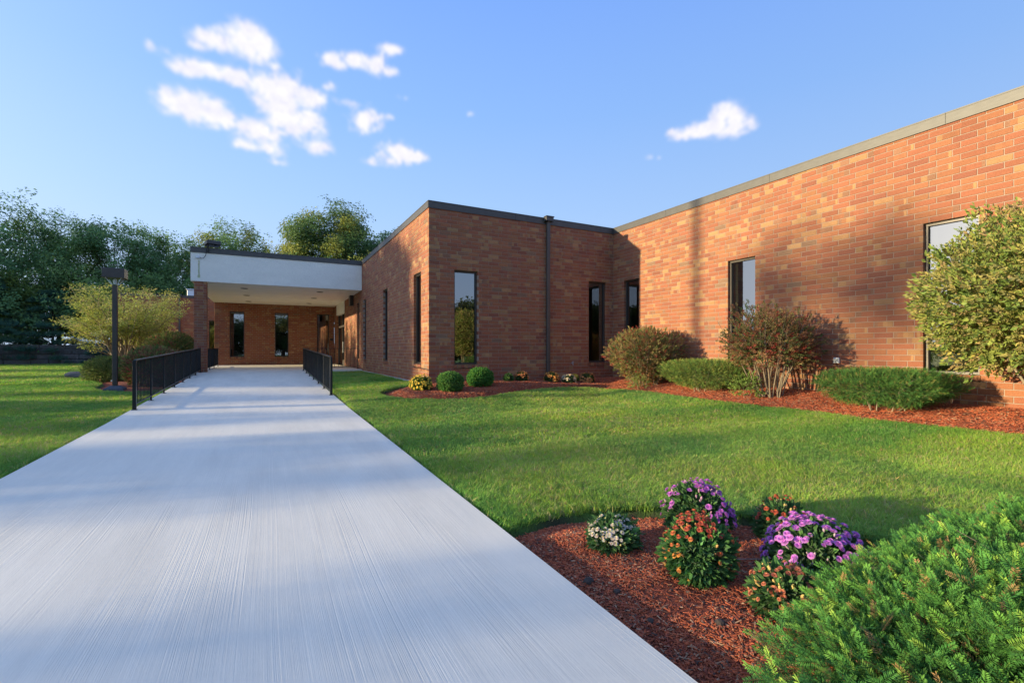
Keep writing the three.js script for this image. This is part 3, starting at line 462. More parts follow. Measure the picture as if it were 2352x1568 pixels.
/* canopy over the landing */
{
  const C = thing('entrance_canopy', 'white stucco canopy with dark roof edge carried by a square brick pillar', 'canopy', [.7, .45, -25.9]), S = 3.91, WT = 5.004, zf = -21.35, zb = -30.47, x0 = -2.455, x1 = 3.792;
  const f = new GB(); f.box(x0, S, zf - .25, x1, WT, zf, undefined, '', 0, 0); part(C, 'front_beam', f, M.stucco, true);
  const l = new GB(); l.box(x0, S, zb, x0 + .25, WT, zf - .252); part(C, 'side_beam', l, M.stucco, true);
  const so = new GB(); so.box(x0 + .252, S + .004, zb, x1, S + .06, zf - .252); part(C, 'soffit', so, M.stucco, true);
  const rf = new GB(); rf.box(x0 + .26, 4.9, zb, x1, 5.0, zf - .26); part(C, 'roof', rf, M.roof, true);
  fasciaRun(C, x0, zf, 0, x1 - x0, 21, WT, TOP - .006, [.012, -.01]); fasciaRun(C, x0, zb, -Math.PI / 2, zf - zb, 22, WT, TOP - .006, [-.01, -.03]);
  for (const [x, z] of [[-.743, -22.96], [-.74, -25.85], [-.742, -29.0], [2.228, -22.8], [2.23, -25.7], [2.24, -28.7]]) { const d = sub(C, 'downlight'), g = new GB(), n = 20; for (let k = 0; k < n; k++) { const a = k / n * 6.2832, b = (k + 1) / n * 6.2832; g.quad([x + .15 * Math.cos(a), S - .004, z + .15 * Math.sin(a)], [x + .15 * Math.cos(b), S - .004, z + .15 * Math.sin(b)], [x + .12 * Math.cos(b), S - .012, z + .12 * Math.sin(b)], [x + .12 * Math.cos(a), S - .012, z + .12 * Math.sin(a)]); g.quad([x + .12 * Math.cos(a), S - .012, z + .12 * Math.sin(a)], [x + .12 * Math.cos(b), S - .012, z + .12 * Math.sin(b)], [x + .10 * Math.cos(b), S + .002, z + .10 * Math.sin(b)], [x + .10 * Math.cos(a), S + .002, z + .10 * Math.sin(a)]); } part(d, 'trim_ring', g, M.dark, true); const ln = new THREE.CircleGeometry(.10, 20); ln.rotateX(Math.PI / 2); ln.translate(x, S + .001, z); part(d, 'lens', ln, M.gasket, true); }
  // brick pillar
  const pl = sub(C, 'pillar'), a = -2.352, w = .406, py0 = .36, n = 35, r = rng(91), core = new GB(); core.box(a + .008, py0, zf - .03 - w + .008, a + w - .008, S - .004, zf - .038); part(pl, 'pillar_core', core, M.mortar, true);
  for (let k = 0; k < n; k++) {
    const y0 = py0 + k * COURSE + JOINT / 2, y1 = Math.min(y0 + COURSE - JOINT, S - .008); if (y1 - y0 < .03) continue;
    for (let s = 0; s < 4; s++) {
      const L = w - .1, cutA = k % 2 ? .3048 - .1 + .1 : .1016; const segs = k % 2 ? [[0, .295], [.305, w - .1016]] : [[0, .0966], [.1066, w - .1016]];
      for (const [p, q] of segs) { if (q - p < .01) continue; const g = new GB(); addBrick(g, p - w / 2, y0 - (y0 + y1) / 2, q - w / 2, y1 - (y0 + y1) / 2, .1, r, undefined, (r() - .5) * .003); const m = shadowed(new THREE.Mesh(g.geo(), M.brick)); m.name = 'brick'; const o = C.position, ang = s * Math.PI / 2, cx = a + w / 2, cz = zf - .03 - w / 2; m.position.set(cx + Math.sin(ang) * w / 2 - o.x, (y0 + y1) / 2 - o.y, cz + Math.cos(ang) * w / 2 - o.z); m.rotation.y = ang; pl.add(m); }
    }
  }
}
{ // flood light and its cable on the canopy corner
  const L = thing('flood_light', 'bronze box flood light on the roof edge above the brick pillar', 'lamp', [-1.8, 5.21, -21.35]);
  const h = new GB(); h.m = new THREE.Matrix4().makeRotationY(.35).multiply(new THREE.Matrix4().makeRotationX(-.12)).setPosition(.05, .16, .02); h.cbox(-.24, -.08, -.19, .24, .08, .19, .02); h.m = null; part(L, 'housing', h, M.bronze);
  const gl = new GB(); gl.m = new THREE.Matrix4().makeRotationY(.35).multiply(new THREE.Matrix4().makeRotationX(-.12)).setPosition(.05, .16, .02); gl.box(-.2, -.087, -.15, .2, -.081, .15); gl.m = null; part(L, 'lens', gl, M.clear);
  const br = new GB(); br.tube([V(-.1, -.14, .045), V(-.1, .0, .045), V(-.1, .08, .03)], .03, 8); br.box(-.15, -.2, .02, -.05, -.08, .035); part(L, 'bracket', br, M.dark);
  const cb = new GB(), pts = new THREE.CatmullRomCurve3([V(-.12, .05, .06), V(-.15, -.12, .06), V(-.17, -.3, .05), V(-.26, -.42, .03), V(-.42, -.40, .03)]).getPoints(16); cb.tube(pts, .009, 6); part(L, 'cable', cb, M.dark);
  const jb = new GB(); jb.cbox(-.50, -.44, .003, -.36, -.34, .06, .012); part(L, 'junction_box', jb, M.white);
}
{ // algae streak under the junction box: a thin film of its own outline
  const g = new GB(), r = rng(8), n = 26; for (let k = 0; k < n; k++) { const y1 = 4.70 - k / n * .66, y0 = 4.70 - (k + 1) / n * .66, c = -2.19 + .003 * Math.sin(k * .7), w0 = .016 + .018 * fbm(k * .6, 2) * (k < 2 ? .6 : 1) + (k > n - 5 ? .012 : 0), w1 = .016 + .018 * fbm((k + 1) * .6, 2) + (k > n - 6 ? .012 : 0), c1 = -2.19 + .003 * Math.sin((k + 1) * .7); g.quad([c1 - w1, y0, -21.3455], [c1 + w1, y0, -21.3455], [c + w0, y1, -21.3455], [c - w0, y1, -21.3455], [.44 + .08 * r(), .44 + .06 * r(), .29]); }
  single('algae_stain', 'thin green water stain running down the white canopy corner', 'stain', g, M.plain);
}
console.log('building done');
/* ------------------------------------------------------------------ railings, lamp post, garden wall */
// straight run of railing between posts; pts: [x, z] of each post, yAt gives the slab level
function railing(label, pts, yAt, { h = .915, gap = .125, thick = .032, firstThick = .058 } = {}) {
  const R = thing('iron_railing', label, 'railing', [pts[0][0], yAt(pts[0][1]), pts[0][1]], 'black iron railings at the entrance'), o = R.position, L = (x, y, z) => V(x - o.x, y - o.y, z - o.z);
  const bar = (a, b, hw, hh) => { const g = new GB(), d = b.clone().sub(a), len = d.length(), m = new THREE.Matrix4().lookAt(V(0, 0, 0), d.clone().normalize(), V(0, 1, 0)).setPosition(a); g.m = m; g.cbox(-hw, -hh, -len, hw, hh, 0, .003); g.m = null; return g; };
  pts.forEach(([x, z], i) => { const y = yAt(z), t = (i === 0 ? firstThick : thick) / 2, g = new GB(); g.cbox(x - o.x - t, y - o.y + .002, z - o.z - t, x - o.x + t, y - o.y + h - .012, z - o.z + t, .004); part(R, 'post', g, M.blackiron); const f = new GB(); f.cbox(x - o.x - .045, y - o.y - .001, z - o.z - .045, x - o.x + .045, y - o.y + .008, z - o.z + .045, .002); part(R, 'base_plate', f, M.blackiron); });
  for (let i = 0; i < pts.length - 1; i++) {
    const [xa, za] = pts[i], [xb, zb] = pts[i + 1], a = L(xa, yAt(za) + h, za), b = L(xb, yAt(zb) + h, zb), c = L(xa, yAt(za) + .10, za), d = L(xb, yAt(zb) + .10, zb);
    part(R, 'top_rail', bar(a, b, .026, .013), M.blackiron); part(R, 'bottom_rail', bar(c, d, .014, .010), M.blackiron);
    const n = Math.max(2, Math.round(a.distanceTo(b) / gap)), pg = new GB(); pg.box(-.007, 0, -.007, .007, h - .115, .007); const geo = pg.geo();
    for (let k = 1; k < n; k++) { const p = c.clone().lerp(d, k / n), m = shadowed(new THREE.Mesh(geo, M.blackiron)); m.name = 'picket'; m.position.copy(p); m.rotation.y = k * .013; R.add(m); }
  }
  return R;
}
const walkY = (z) => pathRel(-z) + EYE;
railing('long black railing along the left edge of the walk ending at the brick pillar', [-11.0, -12.45, -13.9, -15.4, -16.9, -18.35, -19.8, -21.2].map((z) => [-2.13, z]), walkY);
railing('black railing along the right edge of the walk beside the lawn', [-12.06, -13.6, -15.1, -16.6, -18.1, -19.6, -21.1].map((z) => [1.43, z]), walkY);
railing('short black railing on the landing between pillar and back brick wall', [-21.95, -24.0, -26.1, -28.2].map((z) => [-2.08, z]), () => .45);
railing('thin black railing across the landing edge meeting the brick flank', [[1.5, -21.9], [2.4, -21.9], [3.72, -21.9]], () => .45, { gap: .165, firstThick: .032 });
{
  const y = lawnY(-3.98, -18.15) - .02, L = thing('lamp_post', 'square dark lamp post with a flat box head standing on the left lawn', 'lamp post', [-3.98, y, -18.15]);
  const lf = (a, h0, b, h1, g) => { const q = [[-1, 1], [1, 1], [1, -1], [-1, -1]]; for (let k = 0; k < 4; k++) { const [ux, uz] = q[k], [vx, vz] = q[(k + 1) % 4]; g.quad([ux * a, h0, uz * a], [vx * a, h0, vz * a], [vx * b, h1, vz * b], [ux * b, h1, uz * b]); } return g; };
  const ft = new GB(); lf(.25, 0, .23, .08, ft); lf(.23, .08, .11, .16, ft); ft.quad([-.11, .16, .11], [.11, .16, .11], [.11, .16, -.11], [-.11, .16, -.11]); part(L, 'footing', ft, new THREE.MeshStandardMaterial({ color: RGB(.07, .075, .085), roughness: .85 }));
  const pole = new GB(); pole.cbox(-.06, .16, -.06, .06, 3.19, .06, .008); part(L, 'pole', pole, M.bronze);
  const hh = new GB(); hh.cbox(-.03, .42, .0602, .03, .58, .068, .003); part(L, 'hand_hole_cover', hh, M.bronze);
  const ln = new GB(); lf(.068, 3.20, .19, 3.40, ln); part(L, 'lens', ln, M.clear);
  for (const [sx, sz] of [[-1, 1], [1, 1], [1, -1], [-1, -1]]) { const rb = new GB(); rb.tube([V(sx * .069, 3.20, sz * .069), V(sx * .192, 3.40, sz * .192)], .009, 6); part(L, 'lens_rib', rb, M.white); }
  const bulb = new GB(); bulb.tube([V(0, 3.21, 0), V(0, 3.26, 0), V(0, 3.34, 0), V(0, 3.38, 0)], [.03, .045, .05, .02], 10); part(L, 'bulb', bulb, M.white);
  const head = new GB(); head.cbox(-.265, 3.40, -.225, .265, 3.68, .225, .012); part(L, 'head', head, M.bronze); const lip = new GB(); lip.box(-.272, 3.395, -.232, .272, 3.42, .232); part(L, 'head_rim', lip, M.bronze);
}
{ // old stone retaining wall at the far end of the lawn, block by block
  const x0 = -31, z0 = -52.2, x1 = -10.2, z1 = -53.4, yb = lawnY(-15, -53) - .1, Wd = thing('stone_wall', 'weathered grey stone retaining wall along the far end of the lawn', 'wall', [-16, yb, -53]), len = Math.hypot(x1 - x0, z1 - z0), rot = -Math.atan2(z1 - z0, x1 - x0), r = rng(31);
  const core = new GB(); core.m = new THREE.Matrix4().makeRotationY(rot).setPosition(x0, 0, z0); core.box(.02, yb, -.7, len - .02, yb + 1.72, -.05, [.10, .098, .092]); core.m = null; part(Wd, 'core', core, M.stone, true);
  let y = 0; for (let row = 0; row < 4; row++) { const h = [.5, .42, .44, .38][row]; let x = 0; while (x < len - .1) { const l = Math.min(.7 + r() * 1.1, len - x), g = new GB(), c = .10 + .10 * r(), e = .03 + .03 * r(); g.m = new THREE.Matrix4().makeRotationY(rot).setPosition(x0, 0, z0); g.cbox(x + .015, yb + y + .012, -.6, x + l - .015, yb + y + h - .012, (r() - .4) * .09, e, [c, c * .99, c * .95]); g.m = null; part(Wd, 'stone', g, M.stone, true); x += l; } y += h; }
}
{ // low boulder on the left lawn
  const g = new THREE.IcosahedronGeometry(.5, 3), p = g.attributes.position; for (let i = 0; i < p.count; i++) { const x = p.getX(i), y = p.getY(i), z = p.getZ(i), n = 1 + .35 * (fbm(x * 3 + 5, y * 3 + z * 2, 3) - .5); p.setXYZ(i, x * n * 1.1, y * n * .42, z * n * .8); } g.computeVertexNormals(); const c = new Float32Array(p.count * 3).fill(.2); g.setAttribute('color', new THREE.BufferAttribute(c, 3));
  single('boulder', 'low grey boulder lying on the left lawn beyond the lamp post', 'rock', g, M.stone, [-7.1, lawnY(-7.1, -27) + .1, -27]);
}
single('path_light', 'tiny pale garden light stub beside the hedge behind the left railing', 'lamp', (() => { const g = new GB(); g.tube([V(0, 0, 0), V(0, .24, 0)], .018, 8); g.tube([V(0, .22, 0), V(0, .245, 0), V(0, .27, 0)], [.06, .055, .02], 10); return g; })(), M.white, [-4.35, lawnY(-4.35, -19.6) - .02, -19.6]);
/* tall light pole out of the frame to the left: its shadow crosses the right wing */
{
  const t = 27.5, x = 9.94 - .970 * t, z = -8.586 - .195 * t, y = lawnY(x, z) - .05, P = thing('tall_light_pole', 'tall round steel light pole on the lawn far left of the walk', 'light pole', [x, y, z]);
  const g = new GB(); g.tube([V(0, 0, 0), V(0, 5, 0), V(0, 11.6, 0)], [.125, .115, .10], 14); part(P, 'pole', g, M.bronze); const b = new GB(); b.tube([V(0, 0, 0), V(0, .3, 0)], .3, 16); part(P, 'footing', b, M.foundation); const h = new GB(); h.cbox(-.2, 11.6, -.2, .5, 11.8, .2, .02); part(P, 'head', h, M.bronze);
}
console.log('site fittings done');
/* ------------------------------------------------------------------ trees */
const COLV = (r, base, spread = .22, warm = 0) => { const v = 1 + (r() - .5) * 2 * spread, w = warm * r(); return RGB(base[0] * v * (1 + w), base[1] * v, base[2] * v * (1 - w * .5)); };
// a spray of leaves lying around a twig; +y outwards
function sprayGeo(n, leaf, spreadR, seed, flat = .6, ratio = .55) {
  const r = rng(seed), gb = new GB();
  for (let k = 0; k < n; k++) {
    const a = r() * 6.283, d = Math.sqrt(r()) * spreadR, y = (r() - .35) * spreadR * flat * 2, c = [Math.cos(a) * d, y, Math.sin(a) * d], L = leaf * (.7 + .6 * r()), w = L * ratio * .5;
    const f = V(Math.cos(a) + (r() - .5) * 1.2, (r() - .5) * .9, Math.sin(a) + (r() - .5) * 1.2).normalize(), up = V((r() - .5) * 1.1, 1, (r() - .5) * 1.1).normalize(), s = f.clone().cross(up).normalize(), nn = s.clone().cross(f), fold = L * .12;
    const P = (t, u, h) => [c[0] + f.x * L * t + s.x * u + nn.x * h, c[1] + f.y * L * t + s.y * u + nn.y * h, c[2] + f.z * L * t + s.z * u + nn.z * h], v = .85 + .3 * r(), col = [v, v, v];
    const b = P(0, 0, 0), tip = P(1, 0, -fold), m = P(.45, 0, 0), l = P(.45, w, fold), q = P(.45, -w, fold); gb.quad(b, q, tip, m, col); gb.i.length -= 6; const i = gb.p.length / 3 - 4; gb.i.push(i, i + 1, i + 2); gb.i.push(i, i + 2, i + 3); gb.i.length -= 3; gb.tri(b, tip, l, col); void m;
  }
  return gb.geo();
}
const SPRAY = [sprayGeo(15, .19, .33, 1), sprayGeo(15, .19, .33, 2), sprayGeo(13, .22, .38, 3)];
const FINE = [sprayGeo(14, .085, .22, 4, .45), sprayGeo(14, .085, .22, 5, .45)];
function needleGeo(n, len, w, seed, cone = .9, twig = 0) {          // needles around a short twig along +y
  const r = rng(seed), gb = new GB();
  for (let k = 0; k < n; k++) { const a = k * 2.4 + r(), t = k / n, f = V(Math.cos(a) * cone, .55 + .5 * r(), Math.sin(a) * cone).normalize(), s = f.clone().cross(V(r() - .5, r() - .5, r() - .5)).normalize(), L = len * (.75 + .5 * r()), b = [0, twig * t, 0], v = .8 + .4 * r(), c = [v, v, v]; gb.tri([b[0] - s.x * w, b[1] - s.y * w, b[2] - s.z * w], [b[0] + s.x * w, b[1] + s.y * w, b[2] + s.z * w], [f.x * L, b[1] + f.y * L, f.z * L], c); }
  return gb.geo();
}
const TUFT = [needleGeo(26, .34, .010, 6), needleGeo(26, .34, .010, 7)];
function limb(gb, a, b, r0, r1, r, bend = .12, seg = 6, n = 5) {
  const d = b.clone().sub(a), L = d.length(), pts = [], rad = []; const k1 = V(r() - .5, r() - .5, r() - .5).multiplyScalar(L * bend * 2), k2 = V(r() - .5, r() - .5, r() - .5).multiplyScalar(L * bend);
  for (let k = 0; k <= n; k++) { const t = k / n; pts.push(a.clone().addScaledVector(d, t).addScaledVector(k1, t * (1 - t)).addScaledVector(k2, Math.sin(t * 6) * t * (1 - t))); rad.push(lerp(r0, r1, Math.pow(t, .8))); }
  gb.tube(pts, rad, seg); return pts;
}
// broadleaf tree: trunk, limbs to many clumps, sprays in each clump
function tree(name, label, x, z, h, { rx = 3.2, crown0 = .3, clumps = 26, per = 70, clumpR = 1.15, trunk = .2, color = [.05, .11, .03], alt = [.09, .16, .03], altShare = .3, seed = 1, geos = SPRAY, group = 'trees behind the building and lawn', scale = 1, bark = M.bark, y, flat = .75, shapeTop = .75, loose = 1, cat = 'tree' } = {}) {
  const gy = y ?? lawnY(x, z) - .08, T = thing(name, label, cat, [x, gy, z], group), r = rng(seed * 7919 + 13), wood = new GB(), limbs = new GB(), mats = [[], [], []], cols = [[], [], []];
  const top = V((r() - .5) * .8, h * .80, (r() - .5) * .8), tp = limb(wood, V(0, 0, 0), top, trunk, trunk * .1, r, .05, 9, 8);
  for (let c = 0; c < clumps; c++) {
    const t = (c + r()) / clumps, ang = c * 2.399 + r() * .8, yy = lerp(crown0 * h, h - clumpR * .5, Math.pow(t, .9)), u = (yy / h - crown0) / (1 - crown0), env = Math.sin(Math.PI * clamp(lerp(.22, .93, u), 0, 1)) ** shapeTop, rad = rx * env * (.45 + .62 * Math.sqrt(r())), ctr = V(Math.cos(ang) * rad, yy + (r() - .5) * .5, Math.sin(ang) * rad);
    const base = tp[Math.min(tp.length - 1, Math.max(1, Math.round(clamp(yy / h * .72, .12, .95) * (tp.length - 1))))]; limb(limbs, base.clone(), ctr, trunk * .32 * (1 - u * .6), trunk * .05, r, .1, 5, 5);
    const cr = clumpR * (.7 + .6 * r()) * (1 - .25 * u), tone = r() < altShare ? alt : color, tv = .85 + .3 * r(), np = Math.round(per * (.6 + .8 * r()) * loose);
    const sx = .8 + .9 * r(), sy = .38 + .5 * r(), sz = .8 + .9 * r(), gs = () => (r() + r() + r() - 1.5) * .8;
    for (let k = 0; k < np; k++) { const t2 = .55 + .47 * Math.pow(r(), .6), q = cr * (.35 + .8 * t2), p = base.clone().lerp(ctr, t2).add(V(gs() * q * sx, gs() * q * sy * flat / .75, gs() * q * sz)); const dir = V(p.x + gs() * 2, (p.y - h * .5) * .3 + 2 + gs(), p.z + gs() * 2).normalize(), g = Math.floor(r() * geos.length); mats[g].push(pose(p, dir, r() * 6.283, scale * (.6 + .8 * r()))); cols[g].push(COLV(r, tone.map((q2) => q2 * tv), .28, .15)); }
  }
  part(T, 'trunk', wood, bark); part(T, 'limbs', limbs, bark);
  const cg = geos.length > 1 ? sub(T, 'crown') : T; geos.forEach((g, i) => mats[i].length && instances(cg, geos.length > 1 ? 'foliage' : 'crown', g, M.leaf, mats[i], cols[i])); return T;
}
// pine: whorls of level branches, tufts along them
function pine(name, label, x, z, h, { r0 = 3, seed = 1, color = [.06, .15, .105], from = .08, whorls = 12, y, group = 'dark pines by the stone wall' } = {}) {
  const gy = y ?? lawnY(x, z) - .08, T = thing(name, label, 'tree', [x, gy, z], group), r = rng(seed * 104729 + 5), wood = new GB(), limbs = new GB(), mats = [[], []], cols = [[], []]; limb(wood, V(0, 0, 0), V(0, h * .93, 0), h * .017 + .06, .015, r, .02, 8, 8);
  for (let w = 0; w < whorls; w++) {
    const t = w / (whorls - 1), yy = lerp(from * h, h * .96, t), n = 6 + Math.floor(r() * 3), R = r0 * (1 - .78 * Math.pow(t, 1.2)) * (.75 + .4 * r());
    for (let k = 0; k < n; k++) {
      const a = k / n * 6.283 + w * .9 + r() * .5, L = R * (.75 + .45 * r()), e = V(Math.cos(a) * L, yy + L * (.06 + .12 * r()) - L * .12 * (1 - t), Math.sin(a) * L), pts = limb(limbs, V(0, yy - .1, 0), e, .05 * (1 - t) + .02, .01, r, .08, 4, 5);
      for (let m = 0; m < 26; m++) { const s = .25 + .75 * Math.sqrt(r()), i = Math.min(4, Math.floor(s * 5)), p = pts[i].clone().lerp(pts[i + 1], s * 5 - i); p.x += (r() - .5) * L * .34; p.z += (r() - .5) * L * .34; p.y += (r() - .3) * .16; const g = r() < .5 ? 0 : 1; mats[g].push(pose(p, V(Math.cos(a) + (r() - .5), .45 + r() * .5, Math.sin(a) + (r() - .5)).normalize(), r() * 6.28, .8 + .6 * r())); cols[g].push(COLV(r, color, .25)); }
    }
  }
  part(T, 'trunk', wood, M.bark); part(T, 'limbs', limbs, M.bark); const cg = sub(T, 'crown'); TUFT.forEach((g, i) => instances(cg, 'needles', g, M.needle, mats[i], cols[i])); return T;
}
const dg = [.135, .26, .10], mg = [.17, .29, .09], lg = [.17, .26, .06], yg = [.24, .28, .06];
tree('maple_tree', 'tall dark green tree rising at the far left edge', -21.5, -58, 15.7, { rx: 5.4, clumps: 44, per: 70, clumpR: 1.7, color: dg, alt: mg, seed: 1, trunk: .3, crown0: .22 });
tree('maple_tree', 'tall slender dark tree right of the leftmost tree', -17.6, -61, 14.6, { rx: 4.4, clumps: 38, per: 66, clumpR: 1.55, color: dg, alt: mg, seed: 2, trunk: .26, crown0: .2 });
tree('maple_tree', 'broad dark green tree behind the lamp post head', -12.9, -57.5, 14.3, { rx: 4.8, clumps: 40, per: 62, clumpR: 1.45, color: dg, alt: mg, seed: 3, trunk: .28, crown0: .22 });
tree('ash_tree', 'airy tree with sky gaps between lamp post and canopy', -8.6, -61.5, 14.2, { rx: 3.7, clumps: 36, per: 70, clumpR: 1.15, color: dg, alt: mg, seed: 4, trunk: .22, crown0: .22 });
tree('ash_tree', 'airy light green tree with sky gaps rising above the canopy flood light', -2.9, -60.5, 15.6, { rx: 4.6, clumps: 44, per: 60, clumpR: 1.15, color: mg, alt: yg, altShare: .35, seed: 5, trunk: .24, crown0: .3 });
tree('ash_tree', 'small airy tree just showing above the middle of the canopy roof', 1.2, -62, 12.2, { rx: 2.6, clumps: 20, per: 45, clumpR: 1.0, color: mg, alt: lg, seed: 6, trunk: .2 });
tree('oak_tree', 'big round sunlit oak behind the canopy roof, the fullest crown', 6.1, -51, 15.9, { rx: 5.2, clumps: 56, per: 110, clumpR: 1.4, color: [.10, .185, .055], alt: yg, altShare: .25, seed: 7, trunk: .34, crown0: .28 });
tree('oak_tree', 'green tree half hidden behind the brick flank roof edge', 12.2, -51, 14.2, { rx: 3.6, clumps: 30, per: 80, clumpR: 1.25, color: mg, alt: lg, seed: 8, trunk: .26, crown0: .3 });
tree('understory_tree', 'low dark tree filling in under the far left crown', -24.5, -55, 8.5, { rx: 3.6, clumps: 22, per: 80, clumpR: 1.5, color: dg, alt: mg, seed: 9, crown0: .12 });
tree('understory_tree', 'low dark tree between the two leftmost trunks', -18.6, -56, 8.0, { rx: 3.0, clumps: 20, per: 80, clumpR: 1.2, color: dg, alt: lg, seed: 10, crown0: .15 });
tree('understory_tree', 'low dark tree behind the distant brick wing roof', -9.2, -55.5, 8.6, { rx: 3.0, clumps: 22, per: 75, clumpR: 1.2, color: dg, alt: mg, seed: 11, crown0: .2 });
tree('understory_tree', 'low dark tree right beside the distant wing above its roof vent', -5.2, -56, 9.4, { rx: 3.0, clumps: 22, per: 75, clumpR: 1.2, color: dg, alt: mg, seed: 12, crown0: .2 });
tree('maple_tree', 'tall tree at the left end of the row beyond the lawn', -44, -57, 14, { rx: 5, clumps: 34, per: 70, clumpR: 1.7, color: dg, alt: mg, seed: 61, trunk: .3, crown0: .1 });
tree('maple_tree', 'tall tree second from the left end of the row beyond the lawn', -36.5, -58, 15, { rx: 5, clumps: 34, per: 70, clumpR: 1.7, color: dg, alt: mg, seed: 62, trunk: .3, crown0: .1 });
tree('maple_tree', 'tall tree third from the left end of the row beyond the lawn', -29, -57, 14.5, { rx: 4.8, clumps: 34, per: 70, clumpR: 1.7, color: dg, alt: lg, seed: 63, trunk: .3, crown0: .1 });
pine('pine_tree', 'blue green pine at the far left edge above the stone wall', -20.6, -53.5, 8.6, { r0: 3.4, seed: 1 });
pine('pine_tree', 'blue green pine with level boughs over the middle of the stone wall', -16.2, -54.6, 6.2, { r0: 3.2, seed: 2, whorls: 9 });
pine('pine_tree', 'low spreading pine over the right end of the stone wall', -12.6, -55.2, 4.4, { r0: 3.0, seed: 3, whorls: 7 });
pine('pine_tree', 'tall dark pine standing behind the other pines at left', -23.5, -57, 11, { r0: 3.4, seed: 4, whorls: 14 });
pine('pine_tree', 'small pine showing low above the canopy roof in front of the oak', 3.6, -48, 7.6, { r0: 2.2, seed: 5, from: .3, whorls: 9, group: 'pines behind the canopy' });
console.log('background trees done');
{ // dogwood: several stems, flat layers of small leaves
  const x = -5.4, z = -26.6, gy = lawnY(x, z) - .05, T = thing('dogwood_tree', 'small yellow green tree with layered boughs between lamp post and brick wing', 'tree', [x, gy, z]), r = rng(555), limbs = new GB(), mats = [[], []], cols = [[], []];
  for (let s = 0; s < 5; s++) { const g = new GB(), a = s * 1.31, pts = limb(g, V(Math.cos(a) * .12, 0, Math.sin(a) * .12), V(Math.cos(a) * (.5 + r() * .7), 1.9 + r() * .8, Math.sin(a) * (.5 + r() * .7)), .075, .045, r, .12, 7, 5); part(T, 'trunk', g, M.stem);
    for (let k = 0; k < 15; k++) { const b = pts[2 + Math.floor(r() * 4)], ang = a + (r() - .5) * 2.6, R = .9 + r() * 2.1, yy = 1.55 + r() * 2.6, rr = Math.min(R, 2.75 * Math.sqrt(Math.max(.08, 1 - ((yy - 1.9) / 2.75) ** 2))), e = V(Math.cos(ang) * rr, yy, Math.sin(ang) * rr), lp = limb(limbs, b.clone(), e, .03, .008, r, .14, 5, 6);
      for (let m = 0; m < 32; m++) { const q = Math.sqrt(r()) * (.12 + .3 * r()), an = r() * 6.283, i = 2 + Math.floor(r() * 4), p = lp[i].clone().lerp(lp[i + 1], r()).add(V(Math.cos(an) * q, (r() - .4) * .22, Math.sin(an) * q)); const gI = r() < .5 ? 0 : 1; mats[gI].push(pose(p, V((r() - .5) * .5, 1, (r() - .5) * .5).normalize(), r() * 6.28, .62 + .45 * r())); cols[gI].push(COLV(r, r() < .55 ? [.44, .49, .12] : r() < .7 ? [.32, .43, .10] : [.54, .47, .21], .2, .15)); } } }
  part(T, 'limbs', limbs, M.stem); const cg = sub(T, 'crown'); FINE.forEach((g, i) => instances(cg, 'foliage', g, M.leaf, mats[i], cols[i]));
}
// trees out of the frame: those left of the walk dapple lawn, walk and walls; those behind the camera show in the windows
const off = 'shade trees left of the walk', SH = [
  ['tall shade tree on the left lawn farthest along the walk', -22, -24.6, 9.8, 2.3, .34, 26, 120, .9], ['tall shade tree on the left lawn facing the brick flank', -22.5, -20.9, 9.4, 2.0, .36, 24, 120, .85],
  ['tall thin crowned shade tree beyond the tall light pole', -38, -15.0, 11.2, 2.1, .86, 11, 17, .42], ['low shade tree opposite the block corner', -20.5, -16.3, 3.7, 1.5, .12, 14, 26, .75],
  ['low shade tree just past the tall light pole', -21, -13.6, 3.6, 1.1, .12, 10, 26, .7], ['low shade tree opposite the middle of the walk', -20, -9.7, 3.8, 1.4, .12, 14, 26, .75],
  ['low shade tree opposite the near half of the walk', -20.5, -5.5, 3.6, 1.4, .12, 12, 26, .75], ['low shade tree level with the viewpoint', -19, -2.0, 3.6, 1.3, .12, 12, 26, .75],
  ['low shade tree far up the left lawn', -25, -31, 3.2, 1.5, .12, 12, 26, .8], ['low shade tree farthest up the left lawn', -30, -40, 3.6, 2.0, .12, 14, 26, .9]];
SH.forEach(([label, x, z, h, rx, crown0, clumps, per, clumpR], i) => tree('shade_tree', label, x, z, h, { rx, clumps, per, clumpR, color: mg, alt: lg, seed: 21 + i, crown0, group: off, trunk: h > 6 ? .16 : .07 }));
const beh = 'trees behind the viewpoint';
[[-9, 27, 7.6], [-2, 31, 6.6], [4, 29, 7.4], [10.5, 26, 6.2], [16, 24, 7], [23, 27, 7.5], [-15, 22, 7], [-20.5, 19.5, 6.6], [-26, 24, 7.6]].forEach(([x, z, h], i) => tree('street_tree', ['leafy street tree leftmost behind the viewpoint', 'second leafy street tree behind the viewpoint', 'third leafy street tree behind the viewpoint', 'fourth leafy street tree behind the viewpoint', 'fifth leafy street tree behind the viewpoint', 'leafy street tree rightmost behind the viewpoint', 'leafy street tree behind and left of the viewpoint, nearest of three', 'leafy street tree behind and left of the viewpoint, shortest of three', 'leafy street tree behind and left of the viewpoint, tallest of three'][i], x, z, h, { rx: 3.8, clumps: 30, per: 60, clumpR: 1.5, scale: 1.3, color: [.06, .10, .03], alt: [.09, .10, .03], seed: 41 + i, crown0: .08, group: beh, y: .1 }));
console.log('trees done');
